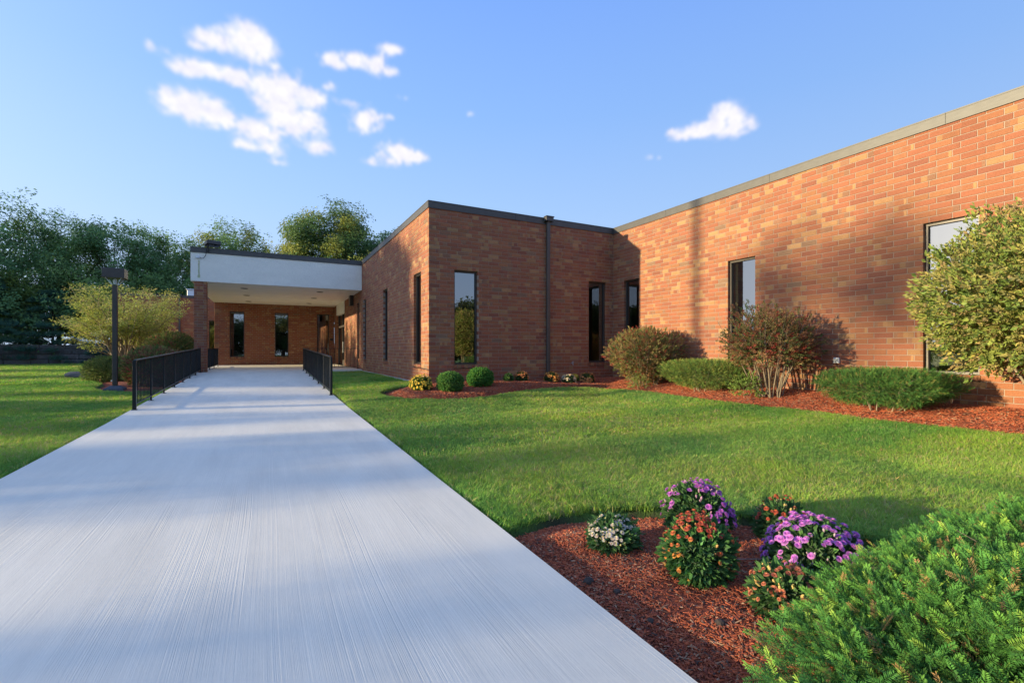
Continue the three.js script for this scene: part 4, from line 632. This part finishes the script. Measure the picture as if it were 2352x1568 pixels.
/* ------------------------------------------------------------------ shrubs, yews, flowers */
// single leaf, folded along its rib; +y along the leaf
function leafGeo(L, w, seed = 1, curl = .15) { const g = new GB(), c = [1, 1, 1], d = [.93, .95, .93]; g.quad([0, 0, 0], [w * .5, L * .38, w * curl], [w * .34, L * .72, w * curl * .6], [0, L * .4, 0], c); g.tri([0, L * .4, 0], [w * .34, L * .72, w * curl * .6], [0, L, -L * .12], c); g.quad([0, 0, 0], [0, L * .4, 0], [-w * .34, L * .72, w * curl * .6], [-w * .5, L * .38, w * curl], d); g.tri([0, L * .4, 0], [0, L, -L * .12], [-w * .34, L * .72, w * curl * .6], d); return g.geo(); }
function twigGeo(n, L, w, len, seed, out = .8) { const r = rng(seed), gs = []; const tg = new GB(); tg.tube([V(0, 0, 0), V(0, len, 0)], [.0022, .0012], 3, [.5, .42, .3]); gs.push(tg.geo()); for (let k = 0; k < n; k++) { const g = leafGeo(L * (.75 + .5 * r()), w * (.8 + .4 * r())), t = (k + 1) / n, a = k * 2.4 + r() * .7, v = .85 + .3 * r(), c = g.attributes.color; for (let i = 0; i < c.count; i++) c.setXYZ(i, c.getX(i) * v, c.getY(i) * v, c.getZ(i) * v); g.rotateX(out * (.6 + .5 * r()) * (1.25 - t * .7)); g.rotateY(a); g.translate(0, len * t, 0); gs.push(g); } return mergeGeometries(gs); }
// yew sprig: flat needles in two ranks, slightly arched
function yewGeo(n, L, w, len, seed) { const r = rng(seed), gb = new GB(), bend = .25 + .2 * r(); gb.tube([V(0, 0, 0), V(0, len * .5, -bend * len * .12), V(0, len, -bend * len * .4)], [.002, .0016, .001], 3, [.55, .5, .3]); for (let k = 0; k < n; k++) { const t = (k + .5) / n, s = k % 2 ? 1 : -1, y = len * t, zz = -bend * len * .4 * t * t, l = L * (.75 + .35 * r()) * (1 - .35 * t * t), f = V(s * (.9 + .2 * r()), .28 + .35 * r() + .7 * t * t, (r() - .35) * .5).normalize(), q = V(0, 1, 0).cross(f).normalize().cross(f), v = t > .72 ? 1.35 : .85 + .25 * r(), c = [v * (t > .72 ? 1.15 : 1), v, v * .9], m = [f.x * l * .5, y + f.y * l * .5, zz + f.z * l * .5]; gb.quad([0, y, zz], [m[0] + q.x * w, m[1] + q.y * w, m[2] + q.z * w], [f.x * l, y + f.y * l, zz + f.z * l], [m[0] - q.x * w, m[1] - q.y * w, m[2] - q.z * w], c); } return gb.geo(); }
function shellPoint(r, R, pw = .35, up = -.55, lump = .16, seed = 0, ex = 2.4) {       // random point in the outer part of a lumpy rounded body, with its outward direction
  for (;;) { const a = r() * 6.283, cz = lerp(up, 1, r()), q = Math.sqrt(1 - cz * cz), d = V(Math.cos(a) * q, cz, Math.sin(a) * q), n = 1 + lump * (fbm(a * 1.4 + seed * 3.1 + 10, cz * 2.2 + seed, 3) - .5) * 2.4, t = Math.pow(r(), pw) * n, sq = 1 / Math.pow(Math.abs(d.x) ** ex + Math.abs(d.y) ** ex + Math.abs(d.z) ** ex, 1 / ex); return { p: V(d.x * R[0], d.y * R[1], d.z * R[2]).multiplyScalar(t * sq), d: V(d.x / R[0], d.y / R[1], d.z / R[2]).normalize(), cz }; }
}
function stemsOf(T, r, n, baseR, R, cy, { r0 = .016, mat = M.stem, low = .0, subs = 3, reach = [.25, .6] } = {}) {
  for (let k = 0; k < n; k++) { const g = new GB(), a = k / n * 6.283 + r() * .7, b = V(Math.cos(a) * baseR * (.3 + .7 * r()), -.03, Math.sin(a) * baseR * (.3 + .7 * r())), f = reach[0] + reach[1] * r(), e = V(Math.cos(a) * R[0] * f, cy + R[1] * (.05 + .55 * r()), Math.sin(a) * R[2] * f), pts = limb(g, b, e, r0 * (.7 + .6 * r()), r0 * .35, r, .13, 6, 7);
    for (let j = 0; j < subs; j++) { const q = pts[3 + Math.floor(r() * 4)], an = a + (r() - .5) * 2.4; limb(g, q.clone(), q.clone().add(V(Math.cos(an) * R[0] * .4 * r(), R[1] * (.2 + .45 * r()), Math.sin(an) * R[2] * .4 * r())), r0 * .38, r0 * .14, r, .14, 5, 4); } part(T, 'stem', g, mat); }
}
function shrub(name, label, x, z, R, cy, { n = 2500, geo, colors, seed = 1, cat = 'shrub', group, stems = 10, baseR = .16, pw = .35, up = -.55, lump = .16, mat = M.leaf, jitter = .9, rise = .3, size = 1, sizeVar = .5, r0 = .016, y, part: pn = 'foliage', stemMat = M.stem, ex = 2.4, taper = 0, reach = [.25, .6] } = {}) {
  const bed = beds.find((b) => bedDist(b, x, z) > 0), gy = y ?? (bed ? mulchY(bed, x, z) : lawnY(x, z)) - .015, T = thing(name, label, cat, [x, gy, z], group), r = rng(seed * 613 + 7), gs = [].concat(geo), mats = gs.map(() => []), cols = gs.map(() => []);
  if (stems) stemsOf(T, r, stems, baseR, R, cy, { r0, mat: stemMat, reach });
  for (let k = 0; k < n; k++) { const { p, d } = shellPoint(r, R, pw, up, lump, seed, ex); if (taper && p.y < 0) { const k = 1 + taper * p.y / R[1]; p.x *= k; p.z *= k; } const dir = d.add(V((r() - .5) * jitter * 2, (r() - .5) * jitter + rise, (r() - .5) * jitter * 2)).normalize(), g = Math.floor(r() * gs.length); p.y += cy; if (p.y < .02) continue; mats[g].push(pose(p, dir, r() * 6.283, size * (1 - sizeVar / 2 + sizeVar * r()))); cols[g].push(COLV(r, colors(r, p), .2, .1)); }
  gs.length > 1 ? (() => { const c = sub(T, pn); gs.forEach((g, i) => instances(c, 'leaves', g, mat, mats[i], cols[i])); })() : instances(T, pn, gs[0], mat, mats[0], cols[0]); return T;
}
const pick = (...opts) => (r) => { let t = r(); for (const [s, c] of opts) { if (t < s) return c; t -= s; } return opts[0][1]; };
const azTwig = [twigGeo(7, .036, .015, .07, 3), twigGeo(8, .034, .014, .08, 4)], bigTwig = [twigGeo(6, .068, .038, .15, 5, .95), twigGeo(5, .075, .042, .14, 6, .95)], tinyTwig = [twigGeo(9, .024, .013, .05, 7)], yewS = [yewGeo(22, .037, .0036, .12, 8), yewGeo(20, .039, .0037, .10, 9), yewGeo(26, .036, .0034, .14, 10)], yewM = [yewGeo(14, .04, .0035, .12, 11), yewGeo(16, .042, .0035, .14, 12)];
shrub('azalea_shrub', 'rounded azalea with bronze tinged leaves by the inner brick corner', 9.0, -9.45, [1.0, .74, .88], .78, { n: 5200, geo: azTwig, seed: 1, stems: 30, baseR: .42, up: -.9, lump: .14, r0: .010, taper: .45, pw: .45, size: 1.15, reach: [.5, .45], colors: pick([.30, [.30, .27, .085]], [.26, [.13, .19, .05]], [.26, [.36, .21, .095]], [.08, [.40, .075, .05]], [.10, [.42, .36, .14]]), group: 'azaleas along the right wing' });
shrub('azalea_shrub', 'leggy azalea on bare forked stems in front of the middle window', 9.0, -5.95, [.98, .72, .80], 1.02, { n: 2900, geo: azTwig, seed: 2, stems: 20, baseR: .26, up: -.55, lump: .32, r0: .019, taper: .35, pw: .55, size: 1.25, reach: [.45, .55], colors: pick([.26, [.30, .24, .085]], [.26, [.13, .19, .05]], [.28, [.38, .19, .095]], [.10, [.42, .075, .05]], [.10, [.42, .34, .14]]), group: 'azaleas along the right wing' });
shrub('forsythia_shrub', 'large light green rounded bush covering the window at the right edge', 9.0, -1.92, [1.02, 1.10, 1.42], 1.70, { size: .8, n: 11500, geo: bigTwig, seed: 3, stems: 14, baseR: .2, up: -.8, lump: .26, r0: .022, pw: .5, colors: pick([.15, [.42, .39, .11]], [.35, [0.264, 0.326, 0.0697]], [.25, [0.171, 0.256, 0.0543]], [.17, [0.372, 0.341, 0.116]], [.08, [0.419, 0.31, 0.139]]) });
const yewCol = pick([.6, [0.0543, 0.147, 0.0341]], [.28, [0.093, 0.194, 0.0388]], [.12, [0.171, 0.248, 0.0543]]);
shrub('yew_shrub', 'low flat topped yew between the two azaleas under the middle window', 9.02, -7.55, [.76, .31, 1.0], .40, { ex: 4.5, taper: .45, n: 15000, geo: yewM, seed: 4, stems: 16, baseR: .3, up: -.8, lump: .10, mat: M.needle, jitter: 1.0, rise: .2, size: .46, r0: .012, colors: pick([.5, [0.0775, 0.163, 0.0388]], [.3, [0.155, 0.232, 0.0465]], [.2, [0.217, 0.232, 0.0697]]), group: 'low yews along the right wing' });
shrub('yew_shrub', 'low dark green yew at the right between leggy azalea and large bush', 8.98, -3.98, [.70, .28, .90], .36, { ex: 4.5, taper: .45, n: 15000, geo: yewM, seed: 5, stems: 16, baseR: .3, up: -.8, lump: .12, mat: M.needle, jitter: 1.0, rise: .2, size: .46, r0: .012, colors: pick([.62, [0.0465, 0.139, 0.0341]], [.28, [0.0853, 0.186, 0.0388]], [.1, [0.202, 0.217, 0.0697]]), group: 'low yews along the right wing' });
{ // loose low suckers at the feet of the azaleas
  const r = rng(66); shrub('azalea_sucker', 'sprig of fresh green leaves at the foot of the leggy azalea', 8.62, -6.2, [.22, .26, .22], .22, { n: 130, geo: bigTwig, seed: 6, stems: 3, baseR: .06, size: .6, r0: .006, colors: pick([1, [0.202, 0.31, 0.062]]), group: 'suckers at the azaleas' }); shrub('azalea_sucker', 'sprig of fresh green leaves at the foot of the corner azalea', 8.55, -9.2, [.3, .16, .25], .12, { n: 120, geo: bigTwig, seed: 7, stems: 3, baseR: .06, size: .5, r0: .005, colors: pick([1, [0.232, 0.295, 0.0775]]), group: 'suckers at the azaleas' }); void r;
}
const hedgeCol = pick([.42, [0.202, 0.248, 0.062]], [.25, [0.109, 0.178, 0.0465]], [.2, [0.31, 0.232, 0.093]], [.13, [0.31, 0.116, 0.0697]]);
shrub('clipped_hedge', 'low clipped hedge with reddish leaves along the left railing', -3.35, -20.2, [.78, .66, 1.75], .66, { n: 8500, geo: tinyTwig, seed: 8, stems: 6, up: -.9, lump: .05, jitter: .7, size: 1.7, colors: pick([.3, [0.232, 0.264, 0.0775]], [.25, [0.116, 0.186, 0.0465]], [.22, [0.372, 0.232, 0.109]], [.23, [0.341, 0.109, 0.0697]]), y: lawnY(-3.35, -20.2) - .05 });
shrub('clipped_hedge', 'taller dome shaped clipped hedge behind the reddish hedge beside the pillar', -3.5, -24.6, [.92, 1.0, 1.5], .98, { n: 9000, geo: tinyTwig, seed: 9, stems: 6, up: -.9, lump: .03, jitter: .6, size: 1.8, colors: hedgeCol, y: lawnY(-3.5, -24.6) - .05 });
shrub('clipped_hedge', 'small round bush in front of the yellow green tree by the left lawn', -5.3, -23.4, [.75, .5, .75], .45, { n: 2600, geo: tinyTwig, seed: 14, stems: 4, up: -.9, lump: .1, jitter: .7, size: 1.8, colors: pick([.6, [0.232, 0.279, 0.0775]], [.4, [0.139, 0.217, 0.0543]]), y: lawnY(-5.3, -23.4) - .05 });
// front hedge of yew at the lower right
{
  const x = 3.08, z = -.42, R = [1.42, .31, .80], T = shrub('yew_hedge', 'large bright green yew filling the lower right corner in front of the flowers', x, z, R, .22, { n: 80000, geo: yewS, seed: 10, stems: 22, baseR: .5, up: -.4, lump: .34, pw: .34, ex: 3, mat: M.needle, jitter: 1.5, rise: .3, size: .46, sizeVar: 1.0, r0: .009, colors: pick([.07, [.22, .16, .075]], [.55, [0.0465, 0.163, 0.0372]], [.30, [0.0775, 0.217, 0.0418]], [.15, [0.163, 0.31, 0.0543]]) }); void T;
}
console.log('shrubs done');
/* chrysanthemums */
function flowerGeo(R, rings, outer, inner, dome = .5) {                       // petals in rings, lifted to a shallow dome; +y is the face
  const gb = new GB(), r = rng(5); rings.forEach(([n, rr, tilt], k) => { for (let i = 0; i < n; i++) { const a = i / n * 6.283 + k * .4, t = k / Math.max(1, rings.length - 1), c = outer.map((q, j) => lerp(q, inner[j], t) * (.88 + .24 * r())), ca = Math.cos(a), sa = Math.sin(a), w = rr * Math.sin(Math.PI / n) * 1.0, y0 = R * .12 + R * dome * t * .4, y1 = y0 + rr * tilt; gb.quad([ca * rr * .12, y0, sa * rr * .12], [ca * rr * .65 + sa * w, y0 + (y1 - y0) * .7 + R * .05, sa * rr * .65 - ca * w], [ca * rr, y1, sa * rr], [ca * rr * .65 - sa * w, y0 + (y1 - y0) * .7 + R * .05, sa * rr * .65 + ca * w], c); } }); return gb.geo();
}
const budG = (() => { const g = new GB(); g.tube([V(0, -.012, 0), V(0, 0, 0), V(0, .008, 0), V(0, .012, 0)], [.0015, .006, .006, .002], 5); return g.geo(); })();
const mumLeaf = [twigGeo(4, .042, .03, .035, 21, 1.0), twigGeo(5, .038, .027, .04, 22, 1.0)], mumSmall = [twigGeo(4, .035, .022, .03, 23, 1.0)];
function mum(name, label, x, z, w, h, { petals, center, nf = 60, fr = .02, seed = 1, buds = 60, budCol = [.45, .5, .2], leaf = [.06, .145, .04], leafN = 900, singles = true, group, y, rings, spread = 0, topOnly = .0, mix } = {}) {
  const bed = beds.find((b) => bedDist(b, x, z) > 0), gy = y ?? mulchY(bed, x, z) - .01, T = thing(name, label, 'flowers', [x, gy, z], group), r = rng(seed * 331 + 3), R = [w / 2, h * .62, w / 2], cy = h * .40, lm = mumLeaf.map(() => []), lc = mumLeaf.map(() => []);
  for (let k = 0; k < 7; k++) { const g = new GB(), a = k * .9 + r(); limb(g, V(Math.cos(a) * .02, -.02, Math.sin(a) * .02), V(Math.cos(a) * R[0] * .7, cy + R[1] * .5 * r(), Math.sin(a) * R[2] * .7), .004, .002, r, .1, 5, 4); part(T, 'stem', g, M.stem); }
  for (let k = 0; k < leafN; k++) { const { p, d } = shellPoint(r, [R[0] * .76, R[1] * .70, R[2] * .76], .3, -.7, .2, seed); const g = r() < .5 ? 0 : 1; p.y += cy; if (p.y < .01) continue; lm[g].push(pose(p, d.add(V((r() - .5) * 1.2, (r() - .5) * .6, (r() - .5) * 1.2)).normalize(), r() * 6.28, .75 + .5 * r())); lc[g].push(COLV(r, r() < .8 ? leaf : leaf.map((q) => q * 1.7), .25, .1)); }
  const lg2 = sub(T, 'foliage'); mumLeaf.forEach((g, i) => instances(lg2, 'leaves', g, M.leaf, lm[i], lc[i]));
  const variants = (mix || [[petals, center]]).map(([p, c]) => flowerGeo(fr, rings || [[16, fr, .12], [13, fr * .8, .42], [9, fr * .55, .8], [5, fr * .3, 1.2]], p, c)), fm = [], list = [];
  const hubs = []; for (let k = 0; k < Math.ceil(nf / 3.2); k++) { const q = shellPoint(r, [1, 1, 1], .02, topOnly - .25, .0, seed); hubs.push(q.p.normalize()); }
  for (let k = 0; k < nf * 9 && list.length < nf; k++) { const hub = hubs[k % hubs.length], u = hub.clone().add(V((r() - .5) * .55, (r() - .5) * .45, (r() - .5) * .55)).normalize(); if (u.y < topOnly - .45) continue; const lumpy = .94 + .16 * r(), p = V(u.x * R[0] * 1.04, u.y * R[1] * 1.05, u.z * R[2] * 1.04).multiplyScalar(lumpy), d = V(u.x / R[0], u.y / R[1], u.z / R[2]).normalize(); if (list.some((q) => q.distanceTo(p) < fr * 1.15)) continue; list.push(p.clone()); p.y += cy; const dir = d.clone().add(V((r() - .5) * .7, .45, (r() - .5) * .7)).normalize(), vi = mix ? clamp(Math.floor((1 - (p.y / (h * 1.02))) * variants.length + (r() - .5) * 1.2), 0, variants.length - 1) : 0, s = .62 + .65 * r(), m = pose(p.addScaledVector(d, .012), dir, r() * 6.28, s); if (singles) { const f = shadowed(new THREE.Mesh(variants[vi], M.petal)); f.name = 'flower_head'; f.applyMatrix4(m); T.add(f); } else fm.push(m); }
  if (!singles) instances(T, 'flower_heads', variants[0], M.petal, fm, fm.map(() => COLV(r, [1, 1, 1], .15)));
  const bm = [], bc = []; for (let k = 0; k < buds; k++) { const { p, d } = shellPoint(r, R, .05, -.3, .12, seed); p.y += cy; bm.push(pose(p.addScaledVector(d, .012), d.add(V(0, .5, 0)).normalize(), 0, .8 + .7 * r())); bc.push(COLV(r, budCol, .2)); } if (buds) instances(T, 'buds', budG, M.plain, bm, bc); return T;
}
const front = 'mums in the front bed';
const PUR = [.66, .27, .66], PURc = [.54, .12, .52];
mum('mum_plant', 'white flowered mum nearest the walk in the front bed', 2.02, -2.42, .27, .18, { petals: [.86, .80, .74], center: [.84, .74, .44], nf: 110, fr: .0165, seed: 1, buds: 70, budCol: [.55, .55, .25], group: front, topOnly: .45, leafN: 700 });
mum('mum_plant', 'purple flowered mum at the back edge of the front bed', 2.70, -2.33, .42, .34, { petals: PUR, center: PURc, nf: 115, fr: .021, seed: 2, buds: 60, budCol: [.35, .2, .3], group: front, topOnly: .1, leafN: 1500 });
mum('mum_plant', 'orange and yellow flowered mum in the middle of the front bed', 2.20, -1.88, .33, .32, { mix: [[[.62, .15, .08], [.52, .11, .05]], [[.70, .25, .09], [.64, .19, .07]], [[.78, .40, .10], [.72, .31, .08]], [[.80, .55, .13], [.74, .43, .10]]], nf: 120, fr: .0175, seed: 3, buds: 60, budCol: [.4, .22, .08], group: front, leafN: 1500, leaf: [.06, .165, .04] });
mum('mum_plant', 'rust red flowered mum behind the right purple mum', 3.16, -2.0, .31, .28, { petals: [.58, .13, .07], center: [.50, .10, .04], nf: 55, fr: .0165, seed: 4, buds: 60, budCol: [.4, .3, .12], group: front, topOnly: .35, leafN: 900 });
mum('mum_plant', 'largest purple flowered mum at the right of the front bed beside the yew', 2.74, -1.55, .45, .32, { petals: [.70, .32, .73], center: [.58, .16, .58], nf: 170, fr: .0225, seed: 5, buds: 80, budCol: [.4, .3, .35], group: front, topOnly: .05, leafN: 1700 });
mum('mum_plant', 'peach flowered mum half hidden by the yew at the front', 2.27, -1.42, .28, .22, { petals: [.66, .26, .14], center: [.58, .20, .10], nf: 70, fr: .0155, seed: 6, buds: 60, budCol: [.5, .35, .12], group: front, topOnly: .3, leafN: 700 });
const rear = 'small plants under the front brick wall', sm = { singles: false, group: rear, rings: [[9, .030, .2], [6, .018, .7]] };
const wallY = (x, z) => mulchY(beds[1], x, z) - .015;
mum('mum_plant', 'yellow mum at the outer brick corner', 3.32, -10.95, .48, .33, { ...sm, petals: [.78, .62, .09], center: [.7, .5, .06], nf: 120, fr: .026, seed: 11, leaf: [.10, .17, .03], leafN: 700, buds: 0 });
shrub('round_mum', 'bright green clipped ball left of the pair below the first front window', 3.93, -10.62, [.29, .23, .29], .21, { n: 3600, geo: mumSmall, seed: 12, stems: 0, up: -.85, lump: .02, jitter: .6, size: .9, cat: 'plant', colors: pick([.7, [0.0853, 0.232, 0.0434]], [.3, [0.155, 0.295, 0.0543]]), group: rear });
shrub('round_mum', 'bright green clipped ball right of the pair below the first front window', 4.88, -11.0, [.31, .24, .29], .22, { n: 3600, geo: mumSmall, seed: 13, stems: 0, up: -.85, lump: .03, jitter: .6, size: .9, cat: 'plant', colors: pick([.8, [0.0775, 0.248, 0.0388]], [.2, [0.139, 0.31, 0.0465]]), group: rear });
mum('mum_plant', 'tiny green mum right of the two clipped balls', 5.93, -11.45, .22, .20, { ...sm, petals: [.1, .2, .04], center: [.12, .2, .04], nf: 10, fr: .015, seed: 14, leaf: [.05, .13, .03], leafN: 260, buds: 20 });
mum('mum_plant', 'small orange mum just right of the tiny green one', 6.34, -11.45, .32, .24, { ...sm, petals: [.72, .27, .11], center: [.7, .36, .1], nf: 92, fr: .026, seed: 15, leafN: 420, buds: 0, leaf: [.07, .13, .03] });
mum('mum_plant', 'red and yellow mum at the foot of the downspout', 7.22, -11.3, .36, .25, { ...sm, petals: [.66, .20, .08], center: [.7, .5, .1], nf: 100, fr: .026, seed: 16, leafN: 420, buds: 0, leaf: [.08, .13, .03] });
mum('mum_plant', 'pale cream mum right of the downspout', 7.68, -11.12, .36, .20, { ...sm, petals: [.85, .78, .62], center: [.8, .66, .36], nf: 100, fr: .026, seed: 17, leafN: 420, buds: 0, leaf: [.08, .13, .04] });
mum('mum_plant', 'small yellow mum left of the rightmost orange mum', 8.02, -11.3, .2, .18, { ...sm, petals: [.76, .62, .1], center: [.7, .56, .08], nf: 40, fr: .026, seed: 18, leafN: 200, buds: 0, leaf: [.10, .16, .03] });
mum('mum_plant', 'rightmost orange mum near the inner brick corner', 8.35, -11.15, .4, .25, { ...sm, petals: [.74, .30, .13], center: [.7, .42, .12], nf: 112, fr: .026, seed: 19, leafN: 460, buds: 0, leaf: [.08, .13, .03] });
console.log('flowers done');
/* ------------------------------------------------------------------ grass, mulch, litter */
{
  const blade = (gb, r, H, w, spread) => { const a = r() * 6.283, d = r() * spread, x = Math.cos(a) * d, z = Math.sin(a) * d, f = r() * 6.283, lean = (.3 + 1.0 * r()) * H, dx = Math.cos(f), dz = Math.sin(f), sx = -dz * w, sz = dx * w, h = H * (.6 + .6 * r()), v = .8 + .4 * r(), c = [v * (r() < .12 ? 1.5 : 1), v, v * .9]; gb.quad([x - sx, 0, z - sz], [x + sx, 0, z + sz], [x + dx * lean * .35 + sx * .8, h * .6, z + dz * lean * .35 + sz * .8], [x + dx * lean * .35 - sx * .8, h * .6, z + dz * lean * .35 - sz * .8], c); gb.tri([x + dx * lean * .35 - sx * .8, h * .6, z + dz * lean * .35 - sz * .8], [x + dx * lean * .35 + sx * .8, h * .6, z + dz * lean * .35 + sz * .8], [x + dx * lean, h * .92, z + dz * lean], c); };
  const tuft = (n, H, w, s, seed) => { const gb = new GB(), r = rng(seed); for (let k = 0; k < n; k++) blade(gb, r, H, w, s); return gb.geo(); };
  const near = [tuft(10, .052, .0022, .030, 1), tuft(10, .048, .0022, .032, 2), tuft(9, .058, .0024, .032, 3)], mid = [tuft(11, .052, .0038, .055, 4), tuft(11, .048, .004, .055, 5)], farT = [tuft(11, .065, .008, .13, 6)];
  const sets = { near: near.map((g) => [g, [], []]), mid: mid.map((g) => [g, [], []]), far: farT.map((g) => [g, [], []]) };
  const r = rng(2024), visible = (x, z) => { const d = x * SINT - z * COST, q = x * COST + z * SINT; return d > -1 && Math.abs(q) < 2.6 + 1.25 * Math.max(0, d); };
  const grow = (x0, x1, z0, z1, per, set) => { const n = Math.round((x1 - x0) * (z1 - z0) * per); for (let k = 0; k < n; k++) { const x = lerp(x0, x1, r()), z = lerp(z0, z1, r()); if (!visible(x, z)) continue; if (x > PX0 - .014 - .03 * r() && x < PX1 + .014 + .03 * r() && z > -21.4) continue; if (z < -21 && x > -2.7) continue; if (x > 3.74 && z < -11.8) continue; if (x > 9.9) continue; if (inBed(x, z) > -.012 - .03 * r()) continue;
    const s = sets[set][Math.floor(r() * sets[set].length)], n1 = fbm(x * .9, z * .9, 3), n2 = fbm(x * .22 + 9, z * .22, 2), tall = .75 + .5 * r() + .25 * n1; s[1].push(pose(V(x, lawnY(x, z) - .016, z), V((r() - .5) * .6 + 1.3 * (fbm(x * 1.3, z * 1.3 + 7, 2) - .5), 1, (r() - .5) * .6 + 1.3 * (fbm(x * 1.3 + 50, z * 1.3, 2) - .5)).normalize(), r() * 6.28, V(.8 + .4 * r(), tall, .8 + .4 * r()))); const straw = r() < .05 + .16 * sstep(.4, .7, n1); s[2].push(straw ? COLV(r, [.48, .43, .20], .2) : COLV(r, [lerp(.13, .33, sstep(.25, .75, n1) * .7 + n2 * .3), lerp(.36, .50, sstep(.25, .75, n1)), lerp(.05, .09, n2)], .22, .1)); } };
  grow(1.5, 9, -5.2, 1, 2600, 'near'); grow(-5.5, -2.2, -9, -3, 1100, 'near'); grow(-9, -5.5, -9, -2, 420, 'mid'); grow(-5.5, -2.2, -3, 1, 420, 'mid');
  grow(1.5, 9, -12, -5.2, 950, 'mid'); grow(-8, -2.2, -14, -9, 620, 'mid'); grow(-13, -8, -14, -9, 160, 'mid'); grow(1.5, 3.8, -21.2, -12, 480, 'mid'); grow(-12, -2.2, -22, -14, 260, 'mid'); grow(-20, -12, -24, -14, 60, 'far');
  grow(-22, -2.4, -32, -22, 90, 'far'); grow(-24, -4, -54, -32, 34, 'far');
  const G = new THREE.Group(); G.name = 'grass'; G.userData = { kind: 'stuff', label: 'short mown green grass blades covering both lawns', category: 'grass' }; scene.add(G);
  let total = 0; for (const k of Object.keys(sets)) for (const [g, m, c] of sets[k]) if (m.length) { total += m.length; instances(G, 'blades', g, M.grass, m, c); } console.log('grass tufts', total);
}
{
  const chip = (l, w, h, seed) => { const gb = new GB(), r = rng(seed); const P = (x, y, z) => [x * l * (.85 + .3 * r()), y * h, z * w * (.7 + .6 * r())], a = P(-.5, 0, -.5), b = P(.5, 0, -.5), c = P(.5, 0, .5), d = P(-.5, 0, .5), A = [a[0] * .9, h, a[2] * .7], B = [b[0] * .85, h * .8, b[2] * .6], C = [c[0] * .9, h, c[2] * .7], D = [d[0] * .8, h * .7, d[2] * .6]; gb.quad(D, C, B, A); gb.quad(d, c, C, D); gb.quad(c, b, B, C); gb.quad(b, a, A, B); gb.quad(a, d, D, A); return gb.geo(); };
  const gs = [chip(.045, .008, .004, 1), chip(.03, .010, .004, 2), chip(.06, .006, .004, 3), chip(.02, .014, .005, 4)], mats = gs.map(() => []), cols = gs.map(() => []), r = rng(99);
  const spread = (b, per, x0, x1, z0, z1, sc) => { const n = Math.round((x1 - x0) * (z1 - z0) * per); for (let k = 0; k < n; k++) { const x = lerp(x0, x1, r()), z = lerp(z0, z1, r()); if (x > 9.9 || (z < -11.85 && x > 3.78)) continue; if (b.name === 'front' && x < 1.52) continue; const d = bedDist(b, x, z); if (d < .015) continue; const patch = fbm(x * 2.2, z * 2.2, 3); if (patch < .36 && r() < .72) continue; const y = mulchY(b, x, z, d) + .002 + .008 * r(), t = r(), c = t < .52 ? [.40, .092, .034] : t < .72 ? [.24, .056, .028] : t < .86 ? [.38, .13, .06] : t < .93 ? [.085, .05, .035] : [.40, .24, .14], g = Math.floor(r() * 4); mats[g].push(new THREE.Matrix4().compose(V(x, y, z), new THREE.Quaternion().setFromEuler(new THREE.Euler((r() - .5) * .7, r() * 6.283, (r() - .5) * .7)), V(1, 1, 1).multiplyScalar(sc * (.6 + .8 * r())))); cols[g].push(COLV(r, c, .3)); } };
  spread(beds[0], 11000, 1.5, 3.9, -3.1, -.2, .62); spread(beds[1], 2600, 2.3, 9.94, -11.95, -1.6, 1.05);
  const G = new THREE.Group(); G.name = 'wood_mulch'; G.userData = { kind: 'stuff', label: 'red brown shredded wood mulch chips on the planting beds', category: 'mulch' }; scene.add(G); gs.forEach((g, i) => instances(G, 'chips', g, M.chip, mats[i], cols[i]));
}
{ // clods of dark soil on the front bed, one by one
  const r = rng(123), mat = new THREE.MeshStandardMaterial({ color: RGB(.055, .042, .034), roughness: 1 }), shapes = [0, 1, 2].map((s) => { const g = new THREE.IcosahedronGeometry(1, 2), p = g.attributes.position; for (let i = 0; i < p.count; i++) { const x = p.getX(i), y = p.getY(i), z = p.getZ(i), n = 1 + .7 * (fbm(x * 2 + s * 5 + 9, y * 2 + z * 1.7 + 4, 3) - .5); p.setXYZ(i, x * n, y * n * .75, z * n); } g.computeVertexNormals(); return g; });
  const put = (label, x, z, s, k) => { const m = single('soil_clod', label, 'soil', shapes[k % 3], mat, [x, mulchY(beds[0], x, z) + s * .4, z], 'dark clods on the front bed'); m.scale.setScalar(s); m.rotation.y = k; };
  put('largest dark soil clod in the front bed near the walk', 1.92, -1.52, .022, 0); put('dark soil clod left of the white mum', 1.66, -2.2, .028, 1); put('dark soil clod between white mum and walk edge', 1.72, -2.02, .02, 2); put('small dark soil clod below the orange mum', 2.02, -1.58, .015, 3); put('small dark soil clod by the peach mum', 2.12, -1.3, .012, 4); put('small dark soil clod at the walk side of the bed', 1.7, -1.75, .016, 5);
  const gm = shapes.map(() => []); for (let k = 0; k < 260; k++) { const x = lerp(1.56, 3.4, r()), z = lerp(-2.9, -.6, r()); if (bedDist(beds[0], x, z) < .04) continue; const s = .003 + .008 * r() * r(); gm[k % 3].push(pose(V(x, mulchY(beds[0], x, z) + s * .5, z), UPV, r() * 6, s)); }
  const G = new THREE.Group(); G.name = 'soil_crumbs'; G.userData = { kind: 'stuff', label: 'small dark soil crumbs scattered over the front bed', category: 'soil' }; scene.add(G); shapes.forEach((g, i) => instances(G, 'crumbs', g, mat, gm[i]));
  const tw = new GB(); tw.tube(new THREE.CatmullRomCurve3([V(0, .012, 0), V(.1, .018, .012), V(.21, .013, .05), V(.30, .008, .085)]).getPoints(10), .0022, 5); single('dry_twig', 'thin pale dry twig lying on the mulch between orange and purple mums', 'twig', tw, new THREE.MeshStandardMaterial({ color: RGB(.42, .36, .29), roughness: .9 }), [2.42, mulchY(beds[0], 2.5, -1.86) + .004, -1.90]);
}
console.log('ground cover done');
renderer.render(scene, camera);
